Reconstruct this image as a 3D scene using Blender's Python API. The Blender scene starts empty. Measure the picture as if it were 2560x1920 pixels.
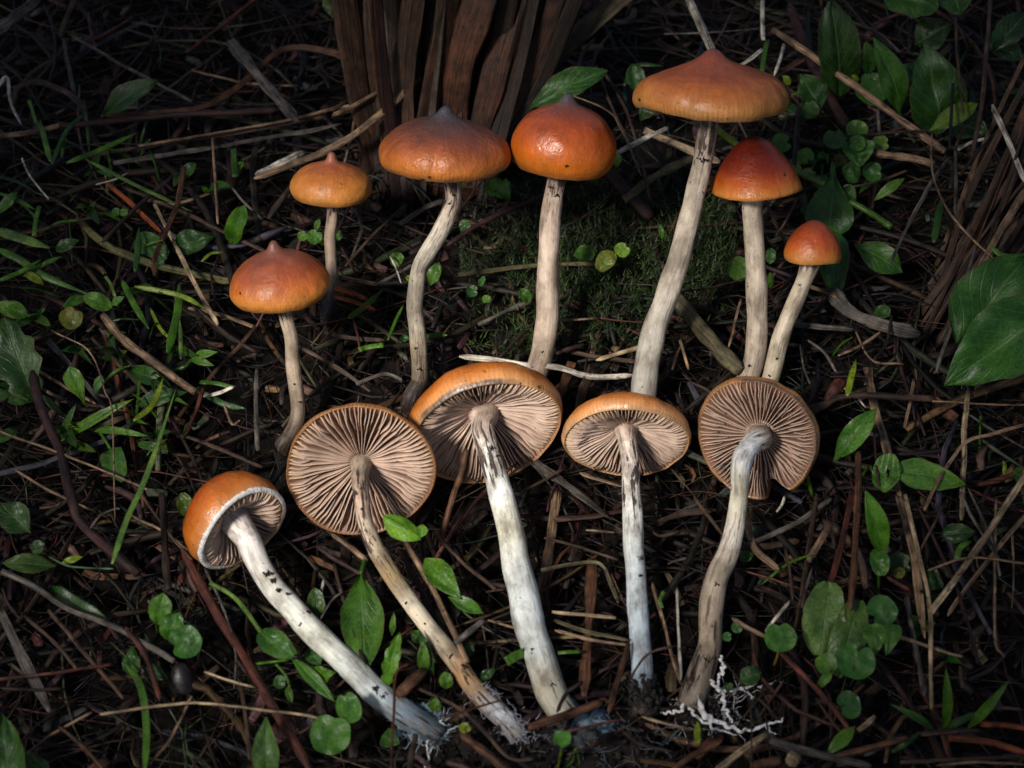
import bpy, math, random
from mathutils import Vector, noise
R_ = random.Random(7)
sc = bpy.context.scene
COL = sc.collection
# ------------------------------------------------------------------ camera, world, sun, exposure
PITCH = math.radians(50.0)
DIST, LENS = 0.55, 77.34            # 77 mm macro lens, 55 cm from the middle of the patch
FWD = Vector((0, math.cos(PITCH), -math.sin(PITCH)))
UP = Vector((0, math.sin(PITCH), math.cos(PITCH)))
RT = Vector((1, 0, 0))
TOC = -FWD
CAM = -FWD * DIST
cd = bpy.data.cameras.new('camera'); cam = bpy.data.objects.new('camera', cd); COL.objects.link(cam)
cam.location = CAM; cam.rotation_euler = (math.pi / 2 - PITCH, 0, 0)
cd.lens = LENS; cd.sensor_width = 36; cd.clip_start = 0.005; cd.clip_end = 200
cd.dof.use_dof = True; cd.dof.focus_distance = 0.535; cd.dof.aperture_fstop = 22
sc.camera = cam
SUN_DIR = Vector((-0.42, -0.50, 0.76)).normalized()      # towards the sun
W = bpy.data.worlds.new('World'); sc.world = W; W.use_nodes = True
wn = W.node_tree.nodes; wl = W.node_tree.links
sky = wn.new('ShaderNodeTexSky'); sky.sky_type = 'NISHITA'; sky.sun_disc = False
sky.sun_elevation = math.asin(SUN_DIR.z); sky.sun_rotation = math.atan2(SUN_DIR.x, SUN_DIR.y)
sky.air_density = 1.0; sky.dust_density = 3.0
wn['Background'].inputs['Strength'].default_value = 0.05
wl.new(sky.outputs[0], wn['Background'].inputs['Color'])
sd = bpy.data.lights.new('sun', 'SUN'); sd.energy = 4.0; sd.angle = math.radians(10); sd.color = (1.0, 0.955, 0.88)
sun = bpy.data.objects.new('sun', sd); COL.objects.link(sun)
sun.rotation_euler = SUN_DIR.to_track_quat('Z', 'Y').to_euler()
vs = sc.view_settings
vs.view_transform = 'Standard'; vs.look = 'None'; vs.exposure = 0.52; vs.gamma = 1.0; vs.use_curve_mapping = False
sc.render.engine = 'CYCLES'
sc.cycles.max_bounces = 6; sc.cycles.diffuse_bounces = 3; sc.cycles.use_denoising = True

# ------------------------------------------------------------------ pixel -> place
K_ = 36.0 / LENS / 2560.0
def ray(px, py):
    return FWD + RT * ((px - 1280) * K_) - UP * ((py - 960) * K_)
def P(px, py, h):                    # the point of that pixel's direction at height h above the soil
    d = ray(px, py); return CAM + d * ((h - CAM.z) / d.z)
def PD(px, py, dep):                 # the point at a given distance along the view axis
    return CAM + ray(px, py) * dep
def depth(p): return (p - CAM).dot(FWD)
def mpp(p): return depth(p) * K_     # metres per photograph pixel there
def px_of(p):
    q = p - CAM; d = q.dot(FWD)
    return 1280 + q.x / d / K_, 960 - q.dot(UP) / d / K_
def soil(x, y):
    v = Vector((x * 22, y * 22, 0)); w = Vector((x * 85, y * 85, 3.1))
    return 0.0028 * noise.noise(v) + 0.0014 * noise.noise(w) - 0.003

# ------------------------------------------------------------------ materials
def mat(name):
    m = bpy.data.materials.new(name); m.use_nodes = True
    nt = m.node_tree; b = nt.nodes['Principled BSDF']
    return m, nt, b
def N(nt, t, **kw):
    n = nt.nodes.new(t)
    for k, v in kw.items():
        if k in ('operation', 'blend_type', 'data_type', 'attribute_name', 'feature', 'distance', 'noise_dimensions'): setattr(n, k, v)
        else: n.inputs[k].default_value = v
    return n
def L(nt, a, b): nt.links.new(a, b)
def attr(nt, name):
    n = nt.nodes.new('ShaderNodeAttribute'); n.attribute_name = name; return n
def math_(nt, op, a, b=None, c=None):
    n = nt.nodes.new('ShaderNodeMath'); n.operation = op
    for i, v in enumerate((a, b, c)):
        if v is None: continue
        if isinstance(v, (int, float)): n.inputs[i].default_value = v
        else: L(nt, v, n.inputs[i])
    return n.outputs[0]
def mapr(nt, v, a, b, c=0.0, d=1.0):
    n = nt.nodes.new('ShaderNodeMapRange'); L(nt, v, n.inputs[0])
    for i, x in enumerate((a, b, c, d)): n.inputs[i + 1].default_value = x
    return n.outputs[0]
def mixc(nt, f, a, b, mode='MIX'):
    n = nt.nodes.new('ShaderNodeMix'); n.data_type = 'RGBA'; n.blend_type = mode
    for i, v in ((0, f), (6, a), (7, b)):
        if isinstance(v, (int, float)): n.inputs[i].default_value = v
        elif isinstance(v, tuple): n.inputs[i].default_value = (*v, 1)
        else: L(nt, v, n.inputs[i])
    return n.outputs[2]
def vmul(nt, v, s):
    n = nt.nodes.new('ShaderNodeVectorMath'); n.operation = 'MULTIPLY'; L(nt, v, n.inputs[0]); n.inputs[1].default_value = s
    return n.outputs[0]
def noise_(nt, vec, scale, detail=3, rough=0.55):
    n = nt.nodes.new('ShaderNodeTexNoise'); L(nt, vec, n.inputs['Vector'])
    n.inputs['Scale'].default_value = scale; n.inputs['Detail'].default_value = detail; n.inputs['Roughness'].default_value = rough
    return n.outputs['Fac']
def bump(nt, b, h, strength, dist):
    n = nt.nodes.new('ShaderNodeBump'); n.inputs['Strength'].default_value = strength; n.inputs['Distance'].default_value = dist
    L(nt, h, n.inputs['Height']); L(nt, n.outputs[0], b.inputs['Normal'])

def m_stick(name, rough, spec):
    m, nt, b = mat(name)
    c = attr(nt, 'col').outputs['Color']; sp = attr(nt, 'sp').outputs['Vector']
    s1 = noise_(nt, vmul(nt, sp, (1.0, 1.0, 0.045)), 2600, 3)
    s2 = noise_(nt, sp, 260, 4, 0.65)
    s3 = noise_(nt, vmul(nt, sp, (1, 1, .5)), 900, 2)
    f = mapr(nt, s1, 0.36, 0.64, 0.42, 1.5)
    g = mapr(nt, s2, 0.36, 0.66, 0.45, 1.4)
    dark = mapr(nt, s3, 0.60, 0.68, 1.0, 0.35)
    v = math_(nt, 'MULTIPLY', math_(nt, 'MULTIPLY', f, g), dark)
    col = mixc(nt, 1.0, c, v, 'MULTIPLY')
    L(nt, col, b.inputs['Base Color'])
    b.inputs['Roughness'].default_value = rough; b.inputs['Specular IOR Level'].default_value = spec
    bump(nt, b, s1, 0.6, 0.0004)
    return m
M_STICK = m_stick('dry_plant_fibre', 0.62, 0.3)

def m_leaf():
    m, nt, b = mat('green_leaf')
    c = mixc(nt, 1.0, attr(nt, 'col').outputs['Color'], (0.92, 0.90, 0.46), 'MULTIPLY'); lv = attr(nt, 'lv').outputs['Vector']
    sx = nt.nodes.new('ShaderNodeSeparateXYZ'); L(nt, lv, sx.inputs[0])
    u, v, w = sx.outputs
    av = math_(nt, 'ABSOLUTE', v)
    rib = mapr(nt, av, 0.02, 0.075, 1.0, 0.0)
    ph = math_(nt, 'SUBTRACT', math_(nt, 'MULTIPLY', u, 44.0), math_(nt, 'MULTIPLY', av, 17.0))
    vein = mapr(nt, math_(nt, 'SINE', ph), 0.82, 1.0)
    vein = math_(nt, 'MULTIPLY', vein, w)
    geo = nt.nodes.new('ShaderNodeNewGeometry').outputs['Position']
    n1 = noise_(nt, geo, 160, 4, 0.6); n2 = noise_(nt, geo, 1500, 2)
    col = mixc(nt, 1.0, c, mixc(nt, mapr(nt, n1, 0.32, 0.68), (0.50, 0.62, 0.62), (1.45, 1.30, 1.0)), 'MULTIPLY')
    col = mixc(nt, 1.0, col, mapr(nt, n2, 0.35, 0.65, 0.75, 1.25), 'MULTIPLY')
    ribm = math_(nt, 'MULTIPLY', math_(nt, 'MULTIPLY', rib, w), 0.42)
    col = mixc(nt, ribm, col, (0.11, 0.22, 0.07))
    col = mixc(nt, math_(nt, 'MULTIPLY', vein, 0.20), col, (0.10, 0.20, 0.07))
    edge = math_(nt, 'MULTIPLY', mapr(nt, math_(nt, 'ADD', av, math_(nt, 'MULTIPLY', n1, 0.35)), 1.10, 1.20), w)
    col = mixc(nt, math_(nt, 'MULTIPLY', edge, 0.75), col, (0.09, 0.055, 0.02))
    spots = mapr(nt, noise_(nt, geo, 560, 3), 0.63, 0.69)
    col = mixc(nt, math_(nt, 'MULTIPLY', spots, 0.7), col, (0.03, 0.025, 0.012))
    L(nt, col, b.inputs['Base Color'])
    L(nt, mapr(nt, n1, 0.3, 0.7, 0.30, 0.55), b.inputs['Roughness'])
    b.inputs['Specular IOR Level'].default_value = 0.42
    hb = math_(nt, 'ADD', math_(nt, 'MULTIPLY', n2, 0.35), math_(nt, 'ADD', math_(nt, 'MULTIPLY', ribm, -1.6), math_(nt, 'MULTIPLY', vein, -0.35)))
    bump(nt, b, math_(nt, 'ADD', hb, math_(nt, 'MULTIPLY', n1, 1.2)), 0.5, 0.0005)
    tr = nt.nodes.new('ShaderNodeBsdfTranslucent'); L(nt, mixc(nt, 1.0, col, (1.15, 1.25, 0.4), 'MULTIPLY'), tr.inputs['Color'])
    mx = nt.nodes.new('ShaderNodeMixShader'); mx.inputs[0].default_value = 0.22
    L(nt, b.outputs[0], mx.inputs[1]); L(nt, tr.outputs[0], mx.inputs[2])
    L(nt, mx.outputs[0], nt.nodes['Material Output'].inputs['Surface'])
    return m
M_LEAF = m_leaf()

def m_cap(name, rough, stri, wrinkle, specks):
    m, nt, b = mat(name)
    c = attr(nt, 'col').outputs['Color']; ct = attr(nt, 'ct').outputs['Vector']; sp = attr(nt, 'sp').outputs['Vector']
    sx = nt.nodes.new('ShaderNodeSeparateXYZ'); L(nt, ct, sx.inputs[0])
    th = math_(nt, 'ARCTAN2', sx.outputs[1], sx.outputs[0]); t = sx.outputs[2]
    nlow = noise_(nt, sp, 140, 4, 0.6)
    rad = noise_(nt, vmul(nt, ct, (1, 1, 0.22)), 26, 3, 0.6)
    ph = math_(nt, 'ADD', math_(nt, 'MULTIPLY', th, 104.0), math_(nt, 'MULTIPLY', nlow, 5.0))
    st = math_(nt, 'SINE', ph)
    near = mapr(nt, t, 0.22, 0.02)
    near = math_(nt, 'MULTIPLY', near, mapr(nt, rad, 0.34, 0.6))
    stm = math_(nt, 'MULTIPLY', math_(nt, 'MULTIPLY', mapr(nt, st, 0.1, 1.0), near), stri)
    col = mixc(nt, 1.0, c, mapr(nt, nlow, 0.28, 0.72, 0.74, 1.24), 'MULTIPLY')
    col = mixc(nt, 1.0, col, mapr(nt, rad, 0.3, 0.7, 0.86, 1.14), 'MULTIPLY')
    col = mixc(nt, 1.0, col, (1.04, 0.86, 0.80), 'MULTIPLY')
    col = mixc(nt, stm, col, mixc(nt, 1.0, col, (0.40, 0.30, 0.34), 'MULTIPLY'))
    s = mapr(nt, noise_(nt, sp, 1000, 3, 0.6), 0.655, 0.69)
    s = math_(nt, 'MULTIPLY', s, mapr(nt, noise_(nt, sp, 150, 2), 0.47, 0.58))
    scuff = mapr(nt, noise_(nt, sp, 260, 5, 0.7), 0.56, 0.70)
    col = mixc(nt, math_(nt, 'MULTIPLY', scuff, 0.35), col, mixc(nt, 1.0, col, (0.5, 0.45, 0.45), 'MULTIPLY'))
    col = mixc(nt, math_(nt, 'MULTIPLY', s, specks), col, (0.02, 0.012, 0.008))
    L(nt, col, b.inputs['Base Color'])
    fine = noise_(nt, sp, 1400, 4, 0.6); mid = noise_(nt, sp, 420, 3, 0.6)
    L(nt, math_(nt, 'ADD', mapr(nt, mid, 0.3, 0.7, rough - 0.08, rough + 0.12), math_(nt, 'MULTIPLY', s, 0.3)), b.inputs['Roughness'])
    b.inputs['Specular IOR Level'].default_value = 0.6
    b.inputs['Subsurface Weight'].default_value = 0.12
    b.inputs['Subsurface Radius'].default_value = (1.0, 0.45, 0.2); b.inputs['Subsurface Scale'].default_value = 0.0012
    h = math_(nt, 'ADD', math_(nt, 'MULTIPLY', fine, 0.35), math_(nt, 'ADD', mid, math_(nt, 'MULTIPLY', stm, -0.25)))
    bump(nt, b, h, wrinkle, 0.0006)
    return m
M_CAP = m_cap('mushroom_cap_skin', 0.44, 0.65, 0.45, 0.9)
M_CAP_WET = m_cap('mushroom_cap_skin_moist', 0.36, 0.45, 0.45, 0.7)
M_CAP_WRINKLED = m_cap('mushroom_cap_skin_wrinkled', 0.40, 0.45, 0.8, 1.0)

def m_stem():
    m, nt, b = mat('mushroom_stem')
    c = attr(nt, 'col').outputs['Color']; sp = attr(nt, 'sp').outputs['Vector']
    fib = attr(nt, 'fib').outputs['Fac']
    f1 = noise_(nt, vmul(nt, sp, (1, 1, 0.07)), 1500, 4, 0.6)
    f2 = noise_(nt, vmul(nt, sp, (1, 1, 0.16)), 900, 4, 0.65)
    pat = noise_(nt, vmul(nt, sp, (1, 1, 0.6)), 190, 4, 0.6)
    col = mixc(nt, 1.0, c, mapr(nt, f1, 0.3, 0.7, 0.84, 1.12), 'MULTIPLY')
    col = mixc(nt, 1.0, col, mixc(nt, mapr(nt, pat, 0.36, 0.60), (0.48, 0.46, 0.43), (1.16, 1.16, 1.15)), 'MULTIPLY')
    grey = math_(nt, 'MULTIPLY', mapr(nt, f2, 0.55, 0.64), mapr(nt, pat, 0.56, 0.44))
    col = mixc(nt, math_(nt, 'MULTIPLY', grey, 0.55), col, (0.13, 0.10, 0.08))
    zone = noise_(nt, vmul(nt, sp, (1, 1, 0.45)), 420, 4, 0.65)
    sm = math_(nt, 'MULTIPLY', mapr(nt, math_(nt, 'ADD', zone, math_(nt, 'MULTIPLY', fib, 0.16)), 0.56, 0.72), mapr(nt, fib, 0.0, 0.4))
    col = mixc(nt, math_(nt, 'MULTIPLY', sm, 0.62), col, (0.15, 0.085, 0.06))
    f3 = noise_(nt, vmul(nt, sp, (1, 1, 0.11)), 1050, 3, 0.55)
    f4 = noise_(nt, vmul(nt, sp, (1, 1, 0.3)), 620, 3, 0.6)
    thr = math_(nt, 'SUBTRACT', 0.625, math_(nt, 'MULTIPLY', fib, 0.12))
    dk = math_(nt, 'MAXIMUM', mapr(nt, math_(nt, 'SUBTRACT', f3, thr), -0.012, 0.022), mapr(nt, math_(nt, 'SUBTRACT', f4, math_(nt, 'ADD', thr, 0.035)), -0.01, 0.03))
    dk = math_(nt, 'MULTIPLY', dk, mapr(nt, fib, 0.02, 0.3))
    col = mixc(nt, math_(nt, 'MULTIPLY', dk, 0.93), col, (0.024, 0.011, 0.010))
    blot = mapr(nt, noise_(nt, vmul(nt, sp, (1, 1, 0.8)), 330, 5, 0.7), 0.52, 0.68)
    col = mixc(nt, math_(nt, 'MULTIPLY', blot, 0.55), col, (0.20, 0.155, 0.115))
    s = mapr(nt, noise_(nt, sp, 1050, 2, 0.5), 0.70, 0.725)
    s = math_(nt, 'MULTIPLY', s, mapr(nt, noise_(nt, sp, 120, 2), 0.46, 0.56))
    col = mixc(nt, math_(nt, 'MULTIPLY', s, 0.92), col, (0.02, 0.014, 0.01))
    L(nt, col, b.inputs['Base Color'])
    b.inputs['Roughness'].default_value = 0.55; b.inputs['Specular IOR Level'].default_value = 0.3
    b.inputs['Subsurface Weight'].default_value = 0.10
    b.inputs['Subsurface Radius'].default_value = (1.0, 0.7, 0.5); b.inputs['Subsurface Scale'].default_value = 0.0010
    bump(nt, b, math_(nt, 'ADD', math_(nt, 'ADD', f1, math_(nt, 'MULTIPLY', pat, 2.0)), math_(nt, 'MULTIPLY', dk, -1.0)), 0.6, 0.0004)
    return m
M_STEM = m_stem()

def m_gill():
    m, nt, b = mat('mushroom_gill')
    c = attr(nt, 'col').outputs['Color']
    geo = nt.nodes.new('ShaderNodeNewGeometry').outputs['Position']
    n = noise_(nt, geo, 330, 3); s = mapr(nt, noise_(nt, geo, 1000, 2, 0.5), 0.70, 0.73)
    col = mixc(nt, 1.0, c, mapr(nt, n, 0.3, 0.7, 0.78, 1.18), 'MULTIPLY')
    col = mixc(nt, math_(nt, 'MULTIPLY', s, 0.8), col, (0.03, 0.015, 0.01))
    L(nt, col, b.inputs['Base Color'])
    b.inputs['Roughness'].default_value = 0.6; b.inputs['Specular IOR Level'].default_value = 0.25
    return m
M_GILL = m_gill()

def m_plain(name, col_attr=True, rough=0.8, spec=0.2, scale=900, lo=0.5, hi=1.5, bs=0.5, base=(0.5, 0.5, 0.5)):
    m, nt, b = mat(name)
    geo = nt.nodes.new('ShaderNodeNewGeometry').outputs['Position']
    n = noise_(nt, geo, scale, 4, 0.6)
    src = attr(nt, 'col').outputs['Color'] if col_attr else base
    L(nt, mixc(nt, 1.0, src, mapr(nt, n, 0.3, 0.7, lo, hi), 'MULTIPLY'), b.inputs['Base Color'])
    b.inputs['Roughness'].default_value = rough; b.inputs['Specular IOR Level'].default_value = spec
    bump(nt, b, n, bs, 0.0006)
    return m
M_SOIL = m_plain('dark_humus_soil', False, 0.9, 0.15, 420, 0.3, 1.7, 0.9, (0.006, 0.0045, 0.0035))
M_CLUMP = m_plain('soil_crumb', True, 0.85, 0.25, 900, 0.4, 1.6, 0.9)
M_MYC = m_plain('white_mycelium', True, 0.7, 0.25, 1200, 0.7, 1.2, 0.5)
M_MOSS = m_plain('moss_shoot', True, 0.6, 0.3, 500, 0.6, 1.4, 0.0)

# ------------------------------------------------------------------ mesh helpers
class MB:
    """collects vertices, faces and per-vertex data of ONE mesh"""
    def __init__(s): s.v, s.f, s.a = [], [], {}
    def add(s, verts, faces, **at):
        o = len(s.v); s.v += verts; s.f += [tuple(i + o for i in f) for f in faces]
        for k, d in at.items():
            l = s.a.setdefault(k, [])
            l += [(0, 0, 0)] * (o - len(l)); l.extend(d)
KINDS = {'col': ('FLOAT_COLOR', 'color', 4), 'sp': ('FLOAT_VECTOR', 'vector', 3), 'ct': ('FLOAT_VECTOR', 'vector', 3),
         'lv': ('FLOAT_VECTOR', 'vector', 3), 'fib': ('FLOAT', 'value', 1)}
def build(mb, name, m, parent=None, org=None, flat=False):
    org = Vector((0, 0, 0)) if org is None else org
    me = bpy.data.meshes.new(name)
    me.from_pydata([(p[0] - org[0], p[1] - org[1], p[2] - org[2]) for p in mb.v], [], mb.f)
    for k, d in mb.a.items():
        ty, fld, n = KINDS[k]
        d = list(d) + [(0, 0, 0)] * (len(mb.v) - len(d))
        at = me.attributes.new(k, ty, 'POINT')
        buf = []
        for x in d:
            if n == 1: buf.append(x)
            elif n == 4: buf += [x[0], x[1], x[2], 1.0]
            else: buf += [x[0], x[1], x[2]]
        at.data.foreach_set(fld, buf)
    if not flat: me.polygons.foreach_set('use_smooth', [True] * len(me.polygons))
    me.materials.append(m); me.update()
    o = bpy.data.objects.new(name, me); COL.objects.link(o)
    if parent is not None: o.parent = parent
    else: o.location = org
    return o
def tag(o, label, cat, group=None, kind=None):
    if label: o['label'] = label
    if cat: o['category'] = cat
    if group: o['group'] = group
    if kind: o['kind'] = kind
    return o
def empty(name, loc):
    o = bpy.data.objects.new(name, None); COL.objects.link(o); o.location = loc; o.empty_display_size = 0.005
    return o
def lerp(a, b, t): return a + (b - a) * t
def mix3(a, b, t): return tuple(lerp(x, y, t) for x, y in zip(a, b))
def ramp(stops, t):
    if t <= stops[0][0]: return stops[0][1]
    for (a, ca), (b, cb) in zip(stops, stops[1:]):
        if t <= b: return mix3(ca, cb, (t - a) / max(1e-9, b - a))
    return stops[-1][1]
def catmull(pts, n):
    """n points evenly by index along a Catmull-Rom curve; a point may be a Vector or a tuple"""
    if len(pts) == 2: pts = [pts[0], tuple(lerp(a, b, .5) for a, b in zip(*pts)), pts[1]]
    q = [tuple(p) for p in pts]
    q = [tuple(2 * a - b for a, b in zip(q[0], q[1]))] + q + [tuple(2 * a - b for a, b in zip(q[-1], q[-2]))]
    out, m = [], len(q) - 3
    for i in range(n):
        x = i / (n - 1) * m; k = min(int(x), m - 1); t = x - k
        a, b, c, d = q[k:k + 4]
        out.append(tuple(0.5 * (2 * B + (C - A) * t + (2 * A - 5 * B + 4 * C - D) * t * t + (3 * B - A - 3 * C + D) * t ** 3)
                         for A, B, C, D in zip(a, b, c, d)))
    return out
def sweep(mb, path, radii, cols, aspect=1.0, ns=8, nrm=None, twist=0.0, rj=0.0, seed=0, fib=None, groove=0.0):
    """closed tube along path; the section is an ellipse, flat side facing nrm"""
    n = len(path); vs_, fs, cs, sp, fb = [], [], [], [], []
    nrm = TOC if nrm is None else nrm
    ln = 0.0; off = Vector((seed * 0.37 % 5, seed * 0.73 % 5, seed * 0.11 % 5))
    for i, p in enumerate(path):
        t = (path[min(i + 1, n - 1)] - path[max(i - 1, 0)]).normalized()
        if i: ln += (p - path[i - 1]).length
        s = t.cross(nrm)
        s = s.normalized() if s.length > 1e-6 else t.orthogonal().normalized()
        u = s.cross(t).normalized()
        if twist:
            a = twist * i / (n - 1); s, u = s * math.cos(a) + u * math.sin(a), u * math.cos(a) - s * math.sin(a)
        r = radii[i]
        for k in range(ns):
            a = 2 * math.pi * k / ns
            rr = r * (1 + (rj * noise.noise(Vector((math.cos(a) * 1.2, math.sin(a) * 1.2, ln * 160)) + off) if rj else 0))
            ca, sa = math.cos(a), math.sin(a)
            g = 1 - groove * abs(sa) * (1 - abs(ca)) if groove else 1
            vs_.append(p + s * (rr * ca) + u * (rr * sa * aspect * g))
            cs.append(cols[i]); sp.append((rr * ca + off.x, rr * sa * aspect + off.y, ln + off.z)); fb.append(fib[i] if fib else 0)
    for i in range(n - 1):
        for k in range(ns):
            k2 = (k + 1) % ns
            fs.append((i * ns + k, i * ns + k2, (i + 1) * ns + k2, (i + 1) * ns + k))
    fs.append(tuple(reversed(range(ns)))); fs.append(tuple(range((n - 1) * ns, n * ns)))
    at = dict(col=cs, sp=sp)
    if fib is not None: at['fib'] = fb
    mb.add(vs_, fs, **at)
# ------------------------------------------------------------------ ground
def make_ground():
    mb = MB()
    def axis(lo, hi, step, far):
        a = [lo + step * i for i in range(int(round((hi - lo) / step)) + 1)]
        d, left, right = step, [], []
        x = hi
        while x < far:
            d *= 1.5; x += d; right.append(x)
        x = lo; d = step
        while x > -far:
            d *= 1.5; x -= d; left.append(x)
        return left[::-1] + a + right
    xs = axis(-0.24, 0.24, 0.003, 30); ys = axis(-0.2, 0.32, 0.003, 30)
    vs_ = [(x, y, soil(x, y)) for y in ys for x in xs]
    n = len(xs)
    fs = [(j * n + i, j * n + i + 1, (j + 1) * n + i + 1, (j + 1) * n + i) for j in range(len(ys) - 1) for i in range(n - 1)]
    mb.add(vs_, fs)
    tag(build(mb, 'ground', M_SOIL), 'dark humus soil under the dry litter', 'ground', kind='structure')
make_ground()

# ------------------------------------------------------------------ mushrooms
UMB = (0.06, 0.055, 0.075)
def resample(prof, n):
    q = catmull(prof, 160)
    d = [0.0]
    for a, b in zip(q, q[1:]): d.append(d[-1] + math.dist(a, b))
    out, k = [], 0
    for i in range(n):
        t = d[-1] * i / (n - 1)
        while k < len(d) - 2 and d[k + 1] < t: k += 1
        f = (t - d[k]) / max(1e-9, d[k + 1] - d[k]); f = min(1, max(0, f))
        out.append((lerp(q[k][0], q[k + 1][0], f), lerp(q[k][1], q[k + 1][1], f), i / (n - 1)))
    return out
def unit(v): return v.normalized()

def mushroom(name, label, M, Rpx, axis, prof, cstops, mcap, stem, scol, fibz, seed, front, D=0.3, gh=0.17, ngill=0,
             notch=None, wob=0.03, gcol=None, rimdark=None, depM=None, sj=0.05, scale_fib=1.0, lumpy=0.015):
    """M rim centre, axis towards the cap's crown, stem = list of (point, radius) base to top"""
    root = empty(name, stem[0][0]); org = Vector(stem[0][0])
    tag(root, label, 'mushroom', 'mushrooms laid out in two rows')
    R = Rpx * mpp(M)
    a = unit(axis); e1 = unit(RT - a * RT.dot(a)); e2 = a.cross(e1)
    off = Vector((seed * 3.17, seed * 1.71, 0))
    def rmod(th, r):
        m = 1 + (0.02 * math.sin(2 * th + seed) + 0.013 * math.sin(3 * th + seed * 2.3) + 0.010 * noise.noise(Vector((math.cos(th) * 3, math.sin(th) * 3, seed)))) * r * wob / 0.03
        if notch:
            for (t0, wd, dp) in notch:
                d = (th - t0 + math.pi) % (2 * math.pi) - math.pi
                m -= dp * math.exp(-(d / wd) ** 4) * max(0, (r - 0.45) / 0.55) ** 0.8
        return m
    def zmod(th, r): return wob * (math.sin(2 * th + seed * 1.3) * 0.8 + math.sin(3 * th + seed * 0.7) * 0.6 + 0.5 * noise.noise(Vector((math.cos(th) * 4, math.sin(th) * 4, seed + 9)))) * r * r
    def pt(r, z, th):
        r2 = r * rmod(th, r)
        return M + (e1 * math.cos(th) + e2 * math.sin(th)) * (R * r2) + a * (R * (z + zmod(th, r)))
    # cap: skin from the margin to the crown, then the flesh under it
    rg0 = random.Random(seed); NT = 120; pr = resample(prof, 40); mb = MB()
    r_rim = prof[0][0]
    def zu(r): return D * (1 - (r / r_rim) ** 2) + 0.02
    under = [(r_rim - 0.012, -0.008, -0.02)] + [(r_rim * x, zu(r_rim * x), -0.1 - (1 - x)) for x in (0.96, 0.88, 0.75, 0.6, 0.45, 0.3, 0.18, 0.06)]
    rings = list(reversed(under)) + pr[:-1]
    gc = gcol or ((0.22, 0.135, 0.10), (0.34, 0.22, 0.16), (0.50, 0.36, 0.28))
    vs_, fs, cs, ct, sp = [], [], [], [], []
    for (r, z, t) in rings:
        for k in range(NT):
            th = 2 * math.pi * k / NT
            lump = lumpy * noise.noise(Vector((math.cos(th) * r * 3, math.sin(th) * r * 3, z * 3)) + off) + 0.35 * lumpy * noise.noise(Vector((math.cos(th) * r * 9, math.sin(th) * r * 9, z * 9)) + off)
            p = pt(r * (1 + (lump if t > 0 else 0)), z + (lump if t > 0 else 0), th)
            vs_.append(p)
            if t < -0.05: c = gc[0]
            else:
                # the colour zones wander in and out round the cap
                tt = max(0.0, t + 0.05 * noise.noise(Vector((math.cos(th) * 2.2, math.sin(th) * 2.2, seed + t * 2)))) if t > 0 else 0
                c = ramp(cstops, tt)
                if rimdark and t < 0.045:
                    k2 = 0.0
                    for (t0, hw, st_) in rimdark:
                        dd = abs((th - math.radians(t0) + math.pi) % (2 * math.pi) - math.pi)
                        k2 = max(k2, st_ * rg0.uniform(.55, 1) * max(0, min(1, (math.radians(hw) - dd) / .35 + .9 * noise.noise(Vector((math.cos(th) * 5, math.sin(th) * 5, seed))))))
                    c = mix3(c, (0.035, 0.045, 0.048), k2)
            cs.append(c); ct.append((math.cos(th), math.sin(th), t)); q = p - M; sp.append(q + off)
    nr = len(rings)
    for i in range(nr - 1):
        for k in range(NT):
            k2 = (k + 1) % NT
            fs.append((i * NT + k, i * NT + k2, (i + 1) * NT + k2, (i + 1) * NT + k))
    vs_.append(pt(0, pr[-1][1], 0)); cs.append(ramp(cstops, 1)); ct.append((1, 0, 1)); sp.append(vs_[-1] - M + off)
    fs += [((nr - 1) * NT + k, (nr - 1) * NT + (k + 1) % NT, nr * NT) for k in range(NT)]
    fs.append(tuple(reversed(range(NT))))
    mb.add(vs_, fs, col=cs, ct=ct, sp=sp)
    cap = build(mb, 'cap', mcap, root, org)
    # gills: each a thin curved blade hanging from the flesh
    rg = random.Random(seed * 31 + 5)
    def gill(mb, th, r0, wv):
        n = 10; vs_, fs, cs = [], [], []
        b1, b2 = rg.uniform(-wv, wv), rg.uniform(-wv, wv)
        hh = gh * rg.uniform(0.85, 1.12)
        for i in range(n):
            x = i / (n - 1); r = lerp(r0, r_rim * 0.975, x)
            f = min(1, (r_rim - r) / 0.22) ** 0.7 * (0.5 + 0.5 * min(1, (r - r0) / 0.22 + 0.02))
            zt = zu(r) + 0.01; zf = zt - hh * max(0.05, f)
            la = th + b1 * math.sin(x * 3.1) + b2 * math.sin(x * 6.3) * 0.6 + 0.012 * noise.noise(Vector((r * 9, th * 7, seed)))
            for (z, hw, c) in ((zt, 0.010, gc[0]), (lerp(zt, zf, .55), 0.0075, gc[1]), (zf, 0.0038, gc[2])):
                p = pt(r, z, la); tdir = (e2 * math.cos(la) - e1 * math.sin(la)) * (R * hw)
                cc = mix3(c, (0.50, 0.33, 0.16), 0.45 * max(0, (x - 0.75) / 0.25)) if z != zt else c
                vs_ += [p + tdir, p - tdir]; cs += [cc, cc]
        for i in range(n - 1):
            o = i * 6
            for (p, q) in ((0, 2), (2, 4)):
                fs.append((o + p, o + q, o + 6 + q, o + 6 + p)); fs.append((o + p + 1, o + 6 + p + 1, o + 6 + q + 1, o + q + 1))
            fs.append((o + 4, o + 5, o + 11, o + 10))
        o = (n - 1) * 6; fs += [(0, 1, 3, 2), (2, 3, 5, 4), (o, o + 2, o + 3, o + 1), (o + 2, o + 4, o + 5, o + 3)]
        mb.add(vs_, fs, col=cs)
    r_st = stem[-1][1] / R * (0.62 if front else 0.8)
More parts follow.
